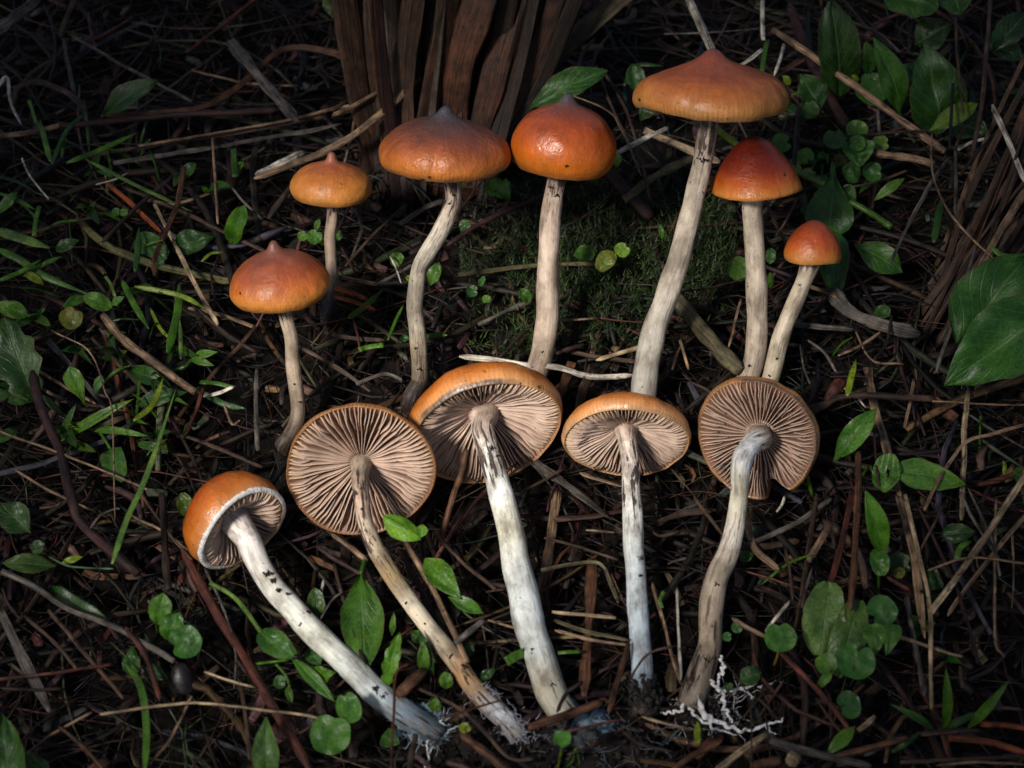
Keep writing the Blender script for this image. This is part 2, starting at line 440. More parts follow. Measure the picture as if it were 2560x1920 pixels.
    if front:
        for i in range(ngill):
            th = 2 * math.pi * (i + rg.uniform(-0.16, 0.16)) / ngill
            for (dth, r0) in ((0, r_st), (0.5, lerp(0.45, 0.66, rg.random()))):
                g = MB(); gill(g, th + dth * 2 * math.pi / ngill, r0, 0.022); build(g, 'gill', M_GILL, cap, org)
    else:
        g = MB()
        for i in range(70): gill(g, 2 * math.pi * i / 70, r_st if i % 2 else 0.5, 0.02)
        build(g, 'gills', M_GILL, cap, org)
    # stem
    n = 46
    full = catmull([(*p, r) for p, r in stem], n)
    path = [Vector(p[:3]) for p in full]
    rad, cols, fb = [], [], []
    for i, p in enumerate(full):
        s = i / (n - 1)
        rad.append(p[3] * (1 + sj * noise.noise(Vector((s * 9, seed, 0)))))
        c_ = ramp(scol, s); cols.append(tuple(min(.86, x * (1.22 if front and min(c_) > .3 else 1.0)) for x in c_))
        fb.append(ramp([(z, (f,)) for z, f in fibz], s)[0] * (.7 if s < .6 else 1))
    m2 = MB(); sweep(m2, path, rad, cols, 1.0, 20, rj=0.10, seed=seed, fib=fb)
    st = build(m2, 'stem', M_STEM, root, org)
    return dict(root=root, org=org, cap=cap, stem=st, M=M, R=R, e1=e1, e2=e2, a=a, pt=pt, path=path, r_rim=r_rim, D=D)

def back_stem(pts, Mpx, h0, lean):
    """(px, py, width) base to top: planted in the soil, leaning back from the camera"""
    b = P(pts[0][0], pts[0][1], h0); d0 = depth(b); out = []
    for x, y, w in pts:
        d = d0 - lean * math.hypot(x - pts[0][0], y - pts[0][1]) * K_ * d0
        p = PD(x, y, d); out.append((p, w / 2 * mpp(p)))
    dM = d0 - lean * math.hypot(Mpx[0] - pts[0][0], Mpx[1] - pts[0][1]) * K_ * d0
    return out, PD(Mpx[0], Mpx[1], dM)
def back(name, label, pts, Mpx, R, phi, psi, prof, cst, mcap, scol, fibz, seed, lean=0.15, h0=0.005, **kw):
    st, M = back_stem(pts, Mpx, h0, lean)
    ps, ph = math.radians(psi), math.radians(phi)
    a = (UP * math.cos(ps) + RT * math.sin(ps)) * math.cos(ph) + TOC * math.sin(ph)
    st.append((M + a * (0.20 * R * mpp(M)), st[-1][1] * 1.15)); st.insert(0, (st[0][0] - Vector((0, -.002, .012)), st[0][1] * .9))
    n_ = len(pts); scol = [((z * n_ + 1) / (n_ + 1), c) for z, c in scol]; fibz = [((z * n_ + 1) / (n_ + 1), f) for z, f in fibz]
    return mushroom(name, label, M, R, a, prof, cst, mcap, st, scol, fibz, seed, False, **kw)
def front(name, label, pts, Mpx, R, beta, ndir, hM, h0, prof, cst, mcap, scol, fibz, seed, hump=0.0, D=0.3, **kw):
    M = P(Mpx[0], Mpx[1], hM)
    be = math.radians(beta); nx, ny = ndir; l = math.hypot(nx, ny)
    nrm = TOC * math.cos(be) + (RT * (nx / l) - UP * (ny / l)) * math.sin(be)
    a = -nrm; Rm = R * mpp(M)
    att = M + a * (D * 0.9 * Rm)
    L0 = [0.0]
    for p, q in zip(pts, pts[1:]): L0.append(L0[-1] + math.hypot(q[0] - p[0], q[1] - p[1]))
    hE = att.z + 0.001; st = []
    for (x, y, w), d in zip(pts, L0):
        s = d / L0[-1]
        h = lerp(h0, hE, s) + hump * math.exp(-((s - 0.86) / 0.2) ** 2)
        p = P(x, y, h); st.append((p, w / 2 * mpp(p)))
    st[-1] = (st[-1][0], st[-1][1] * 1.06)
    st.append((att - a * (D * .30 * Rm), st[-1][1] * 1.22)); st.append((att + a * (D * .12 * Rm), st[-1][1] * 1.35))
    q_ = len(pts) / (len(pts) + 1.0); scol = [(z * q_ if z < 1 else 1, c) for z, c in scol]; fibz = [(z * q_ if z < 1 else 1, f) for z, f in fibz]
    return mushroom(name, label, M, R, a, prof, cst, mcap, st, scol, fibz, seed, True, D=D, **kw)

OCH = (0.52, 0.24, 0.045); ORG = (0.43, 0.125, 0.018); RED = (0.27, 0.060, 0.022); BRN = (0.22, 0.075, 0.035)
CRM = (0.52, 0.42, 0.31); WHT = (0.68, 0.65, 0.58); GRY = (0.35, 0.30, 0.24); PNK = (0.46, 0.31, 0.24); DRT = (0.08, 0.06, 0.045); BLU = (0.16, 0.22, 0.27)
NIP = 0.05
mA = back('nippled_mushroom', 'brown-orange nippled cap on a short bent dirty stem, its base behind the round flat gills',
    [(706, 1118, 44), (727, 1088, 42), (742, 1050, 40), (745, 1007, 38), (734, 925, 37), (728, 848, 35), (714, 790, 34)], (703, 741), 124, 24, -6,
    [(.9, 0), (.97, .1), (1, .2), (.98, .33), (.9, .5), (.74, .68), (.52, .84), (.32, .92), (.18, 1.0), (.11, 1.10), (.06, 1.18), (.02, 1.2), (0, 1.2)],
    [(0, (.30, .14, .035)), (.10, OCH), (.25, (.44, .14, .020)), (.42, (.29, .075, .024)), (.7, (.20, .062, .034)), (1, (.15, .075, .055))], M_CAP,
    [(0, (.025, .018, .013)), (.10, (.05, .036, .026)), (.22, (.17, .12, .085)), (.45, (.34, .26, .19)), (.8, (.40, .31, .23)), (1, CRM)], [(0, .3), (.75, 0), (.85, .6), (1, .9)], 1)
mB = back('small_mushroom', 'smallest pale orange nippled cap on a thin straight stem with blackened base',
    [(815, 790, 30), (825, 750, 30), (831, 706, 30), (828, 650, 29), (825, 590, 28), (831, 540, 29)], (829, 491), 101, 22, 2,
    [(.9, 0), (.98, .12), (1, .25), (.95, .42), (.82, .58), (.62, .72), (.4, .81), (.22, .87), (.13, .97), (.085, 1.09), (.03, 1.13), (0, 1.135)],
    [(0, (.42, .22, .06)), (.15, OCH), (.4, (.47, .18, .03)), (.65, (.40, .12, .03)), (.85, (.31, .11, .06)), (1, (.30, .14, .10))], M_CAP,
    [(0, (.03, .035, .05)), (.22, (.06, .06, .065)), (.35, (.25, .19, .14)), (.6, (.36, .26, .19)), (1, (.44, .33, .25))], [(0, .5), (.3, .2), (.7, 0), (1, .5)], 2, lean=0.25)
mC = back('brown_mushroom', 'wide brown wrinkled cap with dark blue point on a crooked grey stem before the tussock',
    [(1022, 1010, 44), (1043, 965, 42), (1050, 945, 42), (1048, 884, 41), (1042, 823, 41), (1037, 762, 40), (1046, 681, 41), (1058, 651, 42), (1094, 590, 43), (1123, 529, 41), (1134, 480, 40)], (1111, 413), 165, 22, 2,
    [(.92, 0), (.98, .08), (1, .18), (.97, .3), (.86, .44), (.68, .555), (.46, .64), (.28, .71), (.15, .80), (.075, .89), (.03, .925), (0, .93)],
    [(0, (.24, .12, .04)), (.09, (.44, .17, .030)), (.2, (.36, .115, .020)), (.36, (.23, .068, .026)), (.58, (.135, .052, .034)), (.76, (.075, .045, .042)), (.88, (.05, .05, .062)), (1, (.035, .05, .075))], M_CAP_WRINKLED,
    [(0, (.02, .015, .012)), (.12, (.05, .038, .028)), (.2, (.17, .13, .09)), (.3, (.30, .24, .17)), (.45, (.42, .37, .30)), (.7, (.47, .42, .34)), (1, (.50, .37, .28))], [(0, .4), (.3, .25), (.7, .1), (.88, .55), (1, .8)], 3, sj=0.1, wob=.045, notch=[(math.radians(262), .04, .04)])
mD = back('glossy_mushroom', 'glossy orange rounded cap with blue point on a thick straight pinkish stem',
    [(1325, 980, 58), (1335, 945, 57), (1343, 925, 57), (1355, 884, 57), (1365, 823, 56), (1369, 762, 56), (1369, 701, 55), (1373, 610, 53), (1378, 529, 50), (1387, 470, 48)], (1404, 421), 134, 20, 5,
    [(.82, 0), (.92, .12), (.98, .27), (1, .42), (.98, .58), (.9, .76), (.76, .94), (.56, 1.08), (.36, 1.17), (.22, 1.23), (.13, 1.32), (.08, 1.40), (.03, 1.43), (0, 1.435)],
    [(0, (.36, .14, .025)), (.12, (.46, .145, .012)), (.3, (.42, .100, .008)), (.48, (.33, .070, .014)), (.68, (.25, .060, .026)), (.82, (.17, .062, .042)), (.89, (.07, .06, .07)), (1, (.045, .065, .095))], M_CAP_WET,
    [(0, (.20, .14, .10)), (.2, (.36, .27, .20)), (.5, (.46, .36, .28)), (.85, (.50, .38, .30)), (1, (.44, .31, .25))], [(0, .3), (.25, .1), (.75, 0), (.88, .4), (1, 1)], 4)
mE = back('broad_mushroom', 'broadest tan-orange umbrella cap with flared margin on the longest curved stem',
    [(1602, 1040, 66), (1606, 1005, 66), (1611, 966, 65), (1623, 884, 63), (1636, 823, 61), (1660, 762, 59), (1680, 701, 58), (1697, 651, 56), (1717, 570, 53), (1737, 488, 52), (1751, 431, 51), (1762, 366, 50), (1768, 321, 50)], (1779, 271), 200, 15, 0,
    [(.95, 0), (.99, .06), (1.0, .14), (.97, .24), (.86, .36), (.66, .45), (.44, .52), (.27, .58), (.16, .65), (.08, .72), (.03, .745), (0, .75)],
    [(0, (.36, .22, .08)), (.08, (.50, .25, .065)), (.22, (.46, .17, .038)), (.4, (.40, .112, .030)), (.65, (.33, .088, .034)), (.88, (.24, .07, .04)), (1, (.15, .065, .05))], M_CAP,
    [(0, (.26, .23, .19)), (.12, (.34, .31, .27)), (.3, (.42, .38, .32)), (.55, (.52, .44, .35)), (.8, (.56, .46, .37)), (.9, (.42, .31, .26)), (1, (.50, .40, .33))], [(0, .15), (.5, .05), (.78, .1), (.86, 1), (.93, .55), (1, .5)], 5, wob=0.045, notch=[(math.radians(248), .03, .02)])
mF = back('red_mushroom', 'dark red conical cap with orange margin on a tall cream stem',
    [(1858, 985, 56), (1867, 950, 54), (1876, 930, 53), (1888, 884, 53), (1892, 823, 53), (1892, 762, 52), (1890, 701, 51), (1888, 651, 50), (1884, 570, 50), (1880, 520, 52)], (1889, 480), 116, 14, -3,
    [(.98, 0), (1, .06), (.95, .22), (.84, .44), (.68, .69), (.49, .93), (.31, 1.09), (.14, 1.18), (0, 1.2)],
    [(0, (.55, .26, .06)), (.07, (.53, .20, .03)), (.2, (.42, .10, .010)), (.36, (.22, .030, .007)), (.6, (.12, .013, .005)), (1, (.085, .011, .005))], M_CAP_WET,
    [(0, (.34, .26, .20)), (.3, (.46, .37, .29)), (.7, (.53, .44, .34)), (1, (.52, .43, .34))], [(0, .25), (.4, .1), (.9, 0), (1, .5)], 6)
mG = back('bell_mushroom', 'tiny orange-red bell cap on a slender cream stem leaning over',
    [(1912, 990, 46), (1924, 954, 45), (1933, 925, 45), (1945, 872, 45), (1959, 823, 45), (1981, 770, 44), (2002, 722, 42), (2018, 681, 46)], (2030, 650), 71, 14, 3,
    [(.96, 0), (1, .14), (.98, .35), (.88, .65), (.7, .95), (.48, 1.2), (.25, 1.36), (.1, 1.41), (0, 1.42)],
    [(0, (.50, .26, .07)), (.1, (.52, .22, .04)), (.22, (.48, .145, .016)), (.4, (.38, .075, .012)), (.7, (.29, .058, .016)), (1, (.20, .042, .015))], M_CAP_WET,
    [(0, (.42, .34, .25)), (.4, (.57, .48, .36)), (.85, (.55, .45, .34)), (1, (.36, .27, .24))], [(0, .2), (.5, .1), (.8, 0), (1, .4)], 7)
mH = front('veiled_mushroom', 'orange bell cap with torn white veil, lying on its side on a thick white stem',
    [(1105, 1842, 60), (1042, 1805, 68), (985, 1765, 68), (932, 1725, 67), (865, 1656, 66), (822, 1631-14, 66), (773, 1570, 64), (732, 1522, 62), (684, 1469, 60), (645, 1408, 60), (620, 1350, 62)], (607, 1325), 126, 58, (.74, .67), 0.016, 0.006,
    [(.94, 0), (1, .1), (1.04, .3), (1.0, .52), (.9, .74), (.72, .94), (.48, 1.07), (.24, 1.13), (0, 1.15)],
    [(0, (.58, .38, .20)), (.07, (.50, .22, .06)), (.18, (.46, .15, .016)), (.45, (.33, .075, .006)), (1, (.20, .035, .005))], M_CAP_WET,
    [(0, (.09, .12, .14)), (.12, (.15, .22, .28)), (.2, (.28, .33, .36)), (.3, (.44, .46, .44)), (.45, (.56, .56, .48)), (.7, (.66, .64, .57)), (.9, (.68, .62, .58)), (1, (.36, .22, .19))], [(0, .6), (.15, .5), (.25, .12), (.5, .02), (.85, 0), (.95, .15), (1, .1)], 8, D=.5, gh=.24, ngill=40)
mI = front('upturned_mushroom', 'round flat gills turned fully up on a thin wavy brown-stained stem',
    [(1300, 1845, 52), (1261, 1798, 54), (1212, 1750, 53), (1176, 1709, 48), (1143, 1660, 46), (1107, 1611, 45), (1066, 1562, 45), (1025, 1505, 45), (993, 1461, 44), (960, 1408, 43), (932, 1359, 42), (911, 1298, 41), (905, 1255, 40), (900, 1200, 40)], (901, 1180), 187, 27, (0, 1), 0.0205, 0.006,
    [(.99, 0), (1, .05), (.96, .15), (.85, .27), (.65, .38), (.4, .44), (0, .48)],
    [(0, (.24, .13, .045)), (.1, (.40, .19, .05)), (.4, ORG), (1, RED)], M_CAP,
    [(0, (.30, .30, .32)), (.1, (.45, .45, .47)), (.16, (.30, .20, .12)), (.26, (.38, .21, .09)), (.36, (.50, .42, .31)), (.5, (.54, .46, .34)), (.6, (.40, .27, .13)), (.72, (.52, .42, .30)), (.85, (.47, .33, .25)), (.95, (.46, .36, .28)), (1, (.42, .34, .26))], [(0, .5), (.2, .5), (.3, .2), (.6, .15), (.78, .8), (.88, .8), (.95, .1), (1, 0)], 9, hump=.006, D=.30, gh=.17, ngill=50, sj=.08)
mJ = front('wide_gilled_mushroom', 'widest gilled cap with blue-black rim stain on the stoutest white stem',
    [(1425, 1800, 72), (1400, 1770, 76), (1379, 1733, 78), (1363, 1684, 78), (1347, 1631, 78), (1326, 1570, 78), (1310, 1489, 77), (1290, 1408, 72), (1278, 1335, 66), (1261, 1265, 64), (1240, 1190, 58), (1222, 1129, 56), (1206, 1075, 54)], (1221, 1084), 195, 51, (.26, .965), 0.021, 0.007,
    [(.98, 0), (1.01, .07), (1.02, .2), (.95, .38), (.78, .54), (.52, .66), (.22, .72), (0, .73)],
    [(0, (.52, .33, .16)), (.05, (.54, .29, .10)), (.16, (.48, .17, .024)), (.4, (.38, .105, .012)), (1, RED)], M_CAP_WET,
    [(0, (.22, .20, .15)), (.06, (.40, .36, .28)), (.2, (.42, .38, .30)), (.3, (.46, .48, .46)), (.5, (.56, .58, .56)), (.62, (.60, .57, .45)), (.72, (.76, .74, .68)), (.84, (.70, .66, .62)), (.93, (.56, .44, .38)), (1, (.50, .36, .28))], [(0, .5), (.15, .25), (.4, .12), (.65, .12), (.72, .05), (.82, .9), (.88, .75), (.94, .15), (1, 0)], 10, D=.44, gh=.17, ngill=56, rimdark=[(245, 52, .95), (330, 30, .4)])
mK = front('oval_gilled_mushroom', 'pale orange cap seen edge-on from below, its stem ending in a black soil plug',
    [(1606, 1790, 52), (1606, 1745, 54), (1605, 1700, 54), (1605, 1652, 53), (1599, 1591, 52), (1595, 1530, 51), (1589, 1428, 49), (1583, 1367, 52), (1582, 1300, 51), (1578, 1220, 47), (1575, 1149, 46), (1568, 1095, 45)], (1566, 1106), 163, 58, (-.03, 1), 0.018, 0.006,
    [(.98, 0), (1.01, .07), (1.0, .18), (.91, .32), (.73, .45), (.48, .53), (.2, .58), (0, .59)],
    [(0, (.56, .38, .20)), (.06, (.56, .32, .13)), (.18, (.50, .20, .04)), (.45, (.40, .115, .014)), (1, RED)], M_CAP_WET,
    [(0, (.02, .018, .016)), (.10, (.04, .04, .045)), (.14, (.25, .34, .42)), (.22, (.40, .47, .53)), (.4, (.46, .52, .56)), (.6, (.62, .63, .60)), (.8, (.64, .59, .53)), (.92, (.54, .42, .34)), (1, (.48, .34, .26))], [(0, 1), (.1, .9), (.16, .3), (.3, .05), (.6, .08), (.7, .5), (.78, .9), (.86, .35), (.95, .05), (1, 0)], 11, D=.32, gh=.18, ngill=52, rimdark=[(300, 40, .3)])
mL = front('notched_mushroom', 'round gilled cap with notched edge on a hooked stem trailing white mycelium',
    [(1722, 1770, 66), (1745, 1705, 68), (1762, 1652, 64), (1774, 1611, 61), (1776, 1550, 60), (1782, 1489, 61), (1794, 1440, 60), (1819, 1387, 56), (1835, 1326, 50), (1845, 1265, 46), (1850, 1210, 47), (1851, 1169, 50), (1862, 1133, 53), (1884, 1106, 55), (1902, 1096, 54)], (1890, 1099), 155, 22, (-.75, .6), 0.0195, 0.006,
    [(.97, 0), (1, .06), (1.0, .18), (.9, .34), (.68, .46), (.4, .53), (0, .56)],
    [(0, (.30, .17, .06)), (.1, (.42, .20, .05)), (.4, ORG), (1, RED)], M_CAP,
    [(0, (.30, .25, .20)), (.1, (.26, .20, .15)), (.22, (.40, .31, .22)), (.4, (.42, .34, .26)), (.52, (.50, .44, .37)), (.64, (.56, .52, .40)), (.76, (.82, .80, .76)), (.86, (.80, .77, .74)), (.93, (.52, .42, .35)), (1, (.44, .32, .25))], [(0, .7), (.15, .5), (.4, .2), (.6, .25), (.7, .1), (.84, .1), (.88, .3), (.94, .05), (1, 0)], 12, hump=.009, D=.28, gh=.17, ngill=46, rimdark=[(315, 75, .95), (190, 30, .6)], notch=[(math.radians(66), .16, .34)], wob=.05)
MUSH = [mA, mB, mC, mD, mE, mF, mG, mH, mI, mJ, mK, mL]

# torn veil on the bell cap: a ragged white fringe along the margin
def make_veil(m):
    mb = MB(); vs_, fs, cs = [], [], []; n = 260; rg = random.Random(5)
    out = -(RT * .74 - UP * .67)                    # the side of the opening under the dome
    for i in range(n + 1):
        th = 2 * math.pi * i / n
        d = (m['e1'] * math.cos(th) + m['e2'] * math.sin(th)).dot(out)
        w = max(0.0, min(1.0, (d + 0.35) / 0.6))
        rag = w * (-0.01 + 0.10 * abs(noise.noise(Vector((i * .33, 1, 2)))) + 0.06 * rg.random())
        rag2 = w * (0.0 + 0.10 * abs(noise.noise(Vector((i * .21, 5, 2)))) + 0.05 * rg.random())
        for (r, z) in ((.93 - rag2, -0.01 + rag2 * .5), (.955, -0.03 * w - 0.004), (1.0, 0.012), (1.012, 0.02 + rag * .55)):
            p = m['pt'](r, z, th); vs_.append(p); cs.append((.74, .70, .66))
    for i in range(n):
        for k in range(3):
            o = i * 4 + k; fs.append((o, o + 1, o + 5, o + 4))
    mb.add(vs_, fs, col=cs)
    o = build(mb, 'veil', M_MYC, m['cap'], m['org']); o['label'] = 'torn white cottony veil along the margin'
make_veil(mH)

# mycelium, roots and soil plugs at the lifted bases
def crumbs(mb, c, rx, ry, rz, n, rg, col, size=(.0003, .0012), fill=False):
    for i in range(n):
        d = Vector((rg.gauss(0, 1), rg.gauss(0, 1), abs(rg.gauss(0, 1)))).normalized() * (rg.uniform(.75, 1.05) if not fill else rg.random())
        p = c + Vector((d.x * rx, d.y * ry, d.z * rz)); s = rg.uniform(*size)
        b = [Vector((rg.uniform(-1, 1), rg.uniform(-1, 1), rg.uniform(-1, 1))).normalized() * s for _ in range(3)]
        v = [p + b[0], p + b[1], p - b[0] * .8, p - b[1], p + b[2], p - b[2]]
        k = rg.uniform(.5, 1.8); cc = tuple(x * k for x in col)
        mb.add(v, [(0, 1, 4), (1, 2, 4), (2, 3, 4), (3, 0, 4), (1, 0, 5), (2, 1, 5), (3, 2, 5), (0, 3, 5)], col=[cc] * 6)
def lump(mb, c, rx, ry, rz, col, seed, rough=.35):
    nu, nv = 28, 14; v, f, cs = [], [], []
    for j in range(nv + 1):
        for i in range(nu):
            t, q = 2 * math.pi * i / nu, math.pi * j / nv
            d = Vector((math.cos(t) * math.sin(q), math.sin(t) * math.sin(q), math.cos(q)))
            k = 1 + rough * noise.noise(d * 2.2 + Vector((seed, 0, 0))) + rough * .6 * noise.noise(d * 6 + Vector((seed, 3, 0)))
            v.append(c + Vector((d.x * rx, d.y * ry, d.z * rz)) * k); cs.append(col)
    for j in range(nv):
        for i in range(nu):
            i2 = (i + 1) % nu; f.append((j * nu + i, (j + 1) * nu + i, (j + 1) * nu + i2, j * nu + i2))
    mb.add(v, f, col=cs)
def hairs(mb, at, n, ln, w, col, rg, spread, down=0.3):
    for i in range(n):
        p = at(rg); d = unit(Vector((rg.gauss(0, 1), rg.gauss(0, 1), rg.gauss(0, .5) - down))); pts = [p]
        for k in range(4):
            d = unit(d + Vector((rg.gauss(0, 1), rg.gauss(0, 1), rg.gauss(0, .6))) * spread)
            q = pts[-1] + d * (ln / 4 * rg.uniform(.5, 1.4)); q.z = max(q.z, soil(q.x, q.y) + 0.0006); pts.append(q)
        sweep(mb, pts, [w, w, w * .8, w * .6, w * .3], [col] * 5, 1, 4, seed=i)
def strand(mb, pts, h, w0, w1, col, seed):
    q = catmull([(*P(x, y, h + dh), w / 2 * .5 * K_ * DIST) for (x, y, dh, w) in pts], 9 * len(pts))
    path = [Vector(p[:3]) + Vector((noise.noise(Vector((i * .35, seed, 0))), noise.noise(Vector((i * .35, seed, 5))), 0)) * 0.0011 for i, p in enumerate(q)]
    sweep(mb, path, [p[3] * .8 * (1 + .6 * noise.noise(Vector((i * .5, seed, 9)))) for i, p in enumerate(q)], [mix3(col, (.16, .12, .09), max(0, min(.85, 1.6 * noise.noise(Vector((i * .8, seed, 4)))))) for i in range(len(q))], .42, 9, rj=.15, seed=seed)
WH = (.72, .71, .70)
rg = random.Random(11)
mb = MB()
for k, pts in enumerate([
    [(1800, 1640, .004, 10), (1808, 1670, .003, 18), (1795, 1700, .002, 14), (1800, 1728, 0, 18)],
    [(1775, 1700, .003, 14), (1800, 1726, .001, 20), (1850, 1722, 0, 18), (1900, 1712, -.001, 14), (1955, 1702, -.001, 3)],
    [(1740, 1740, .003, 26), (1765, 1790, .001, 30), (1805, 1808, 0, 24), (1860, 1828, -.001, 16), (1915, 1812, 0, 16), (1962, 1798, 0, 9)],
    [(1712, 1750, .002, 22), (1700, 1776, .001, 16), (1665, 1782, -.001, 12), (1618, 1772, -.001, 4)],
    [(1808, 1735, .002, 20), (1812, 1770, .001, 16), (1830, 1806, 0, 12)],
    [(1720, 1770, .002, 16), (1770, 1812, 0, 14), (1840, 1838, -.001, 6)],
    [(1910, 1812, 0, 8), (1935, 1835, 0, 3)], [(1860, 1725, 0, 10), (1885, 1745, 0, 3)]]):
    strand(mb, pts, .006, 0, 0, WH, k)
hairs(mb, lambda r: P(r.uniform(1690, 1850), r.uniform(1720, 1830), .004), 150, .005, .00007, WH, rg, .5)
crumbs(mb, P(1760, 1760, .004), .006, .006, .003, 160, rg, (.03, .02, .015), (.0002, .0007), True); crumbs(mb, P(1850, 1815, .003), .007, .003, .002, 120, rg, (.03, .02, .015), (.0002, .0006), True)
o = build(mb, 'mycelium', M_MYC, mL['root'], mL['org']); o['label'] = 'white branching mycelium strands at the stem base'
mb = MB()
for k, pts in enumerate([[(1100, 1800, .004, 12), (1112, 1835, .001, 14), (1080, 1870, 0, 9), (1064, 1918, -.001, 9)], [(1108, 1838, .002, 10), (1135, 1820, .002, 8), (1160, 1812, .001, 4)],
                         [(1085, 1830, .003, 8), (1070, 1850, .002, 9), (1068, 1885, 0, 6)]]):
    strand(mb, pts, .005, 0, 0, (.60, .63, .62), 20 + k)
hairs(mb, lambda r: P(r.uniform(985, 1110), r.uniform(1770, 1860), .006), 60, .004, .00008, (.40, .47, .52), rg, .5)
for k, (x, y, r) in enumerate([(1050, 1800, .0034), (1075, 1822, .0036), (1030, 1822, .0026), (1100, 1838, .0026)]): lump(mb, P(x, y, .0042), r, r * .9, r * .8, (.17, .24, .29), 30 + k, .9)
hairs(mb, lambda r: P(r.uniform(1000, 1120), r.uniform(1780, 1850), .007), 120, .003, .00007, (.45, .50, .54), rg, .6)
build(mb, 'mycelium', M_MYC, mH['root'], mH['org'])
mb = MB()
hairs(mb, lambda r: mI['path'][r.randint(0, 7)] + Vector((r.gauss(0, .0016), r.gauss(0, .0012), r.uniform(0, .0024))), 260, .0020, .00006, (.52, .52, .60), rg, .7)
build(mb, 'mycelium', M_MYC, mI['root'], mI['org'])
# black plug on the oval gilled one, bluish felted base on the widest one
mb = MB(); c = P(1606, 1745, .005); lump(mb, c, .0036, .0058, .0045, (.016, .013, .012), 3, .5); crumbs(mb, c, .0042, .0066, .005, 260, rg, (.02, .017, .015))
build(mb, 'soil_plug', M_CLUMP, mK['root'], mK['org'])
mb = MB()
for k, (x, y, rx, ry, rz) in enumerate([(1440, 1800, .0052, .004, .0036), (1475, 1815, .0045, .003, .003), (1505, 1830, .003, .0025, .002), (1455, 1850, .006, .003, .0028)]):
    lump(mb, P(x, y, .004), rx, ry, rz, (.13, .19, .24) if k < 3 else (.05, .055, .06), 5 + k, .8)
hairs(mb, lambda r: P(r.uniform(1400, 1560), r.uniform(1790, 1870), .005), 60, .003, .00005, (.18, .22, .26), rg, .5)
build(mb, 'felted_base', M_MYC, mJ['root'], mJ['org'])
# crumbs of soil stuck on the veiled mushroom's stem
mb = MB()
for (x, y, s, n) in [(668, 1435, .0011, 9), (683, 1452, .0009, 8), (696, 1476, .0007, 6), (718, 1484, .0004, 3), (772, 1531, .0005, 3), (752, 1560, .0005, 4), (938, 1722, .0008, 8), (960, 1740, .0009, 9), (945, 1730, .0007, 5)]:
    best = min(mH['path'], key=lambda q: math.dist(px_of(q), (x, y)))
    c = PD(x, y, depth(best) - .0028)
    crumbs(mb, c, s, s, s * .4, n * 3, rg, (.026, .015, .010), (.00015, .0005), True)
build(mb, 'soil_crumbs', M_CLUMP, mH['root'], mH['org'])['kind'] = 'stuff'

# crumbs of soil and flecks stuck to the caps and stems
def flecks(m, spots):
    mb = MB()
    vp = [(px_of(v.co + m['org']), depth(v.co + m['org']), v.co + m['org']) for o in (m['cap'], m['stem']) for v in o.data.vertices]
    for i in range(26):                      # a dusting of fine dirt along the stem
        v = rg.choice(m['stem'].data.vertices); q = v.co + m['org']
        if v.normal.dot(TOC) > .1: crumbs(mb, q, .0002, .0002, .0001, rg.choice([1, 1, 2, 3]), rg, (.02, .013, .01), (.00006, .00006 + .00028 * rg.random() ** 3))
    for (x, y, s, n) in spots:
        if s < .0004: continue
        near = sorted(vp, key=lambda r: math.dist(r[0], (x, y)))[:6]; q = min(near, key=lambda r: r[1])[2]
        crumbs(mb, q, s * 1.3, s * 1.3, s * .3, n * 2, rg, (.018, .011, .008), (.00008, .00034), True)
    build(mb, 'soil_crumbs', M_CLUMP, m['root'], m['org'])['kind'] = 'stuff'
flecks(mA, [(600, 735, .0004, 5), (604, 700, .0003, 3), (745, 760, .0002, 2), (760, 730, .0002, 2), (742, 905, .0003, 3), (736, 960, .0004, 4), (748, 1010, .0004, 4)])
flecks(mB, [(775, 478, .0003, 4), (764, 488, .0003, 3), (878, 484, .0002, 2), (750, 500, .0003, 3)])
flecks(mC, [(1058, 456, .0009, 14), (1068, 446, .0005, 6), (1034, 450, .0002, 2), (1168, 430, .0002, 2), (1112, 405, .0003, 3), (1130, 490, .0005, 8), (1120, 505, .0004, 6), (1042, 880, .0005, 8), (1050, 930, .0006, 9), (1036, 760, .0003, 4)])
flecks(mD, [(1424, 414, .0004, 6), (1376, 478, .0006, 9), (1392, 492, .0005, 8), (1352, 880, .0004, 4), (1372, 640, .0003, 2)])
flecks(mE, [(1597, 248, .0006, 9), (1606, 255, .0003, 3), (1762, 258, .0002, 2), (1890, 266, .0002, 2), (1752, 398, .0008, 12), (1768, 404, .0006, 8), (1740, 400, .0004, 5)])
flecks(mF, [(1962, 436, .0006, 5), (1880, 545, .0002, 2), (1872, 912, .0005, 7), (1896, 720, .0003, 3)])
flecks(mG, [(2038, 594, .0003, 3), (1998, 712, .0004, 4), (1938, 905, .0005, 6), (1968, 800, .0003, 3), (1924, 940, .0005, 5)])
flecks(mJ, [(1230, 1128, .0008, 12), (1248, 1140, .0006, 8), (1270, 1300, .0003, 3), (1276, 1298, .0003, 3), (1327, 1615, .0004, 4), (1256, 995, .0006, 6), (1295, 1520, .0003, 3), (1300, 960, .0004, 4), (1350, 965, .0004, 4), (1215, 925, .0004, 3), (1380, 1700, .0006, 8)])
flecks(mK, [(1575, 1180, .0006, 9), (1560, 1188, .0004, 5), (1604, 1398, .0008, 10), (1600, 1430, .0005, 6), (1608, 1680, .0006, 9), (1680, 1090, .0004, 4), (1630, 1025, .0005, 5)])
flecks(mL, [(1851, 1112, .0005, 6), (1860, 1104, .0004, 4), (1790, 1450, .0006, 7), (1824, 1385, .0003, 3), (1850, 1330, .0003, 3), (1775, 1560, .0004, 4), (1765, 1640, .0007, 9), (2020, 1190, .0006, 6)])
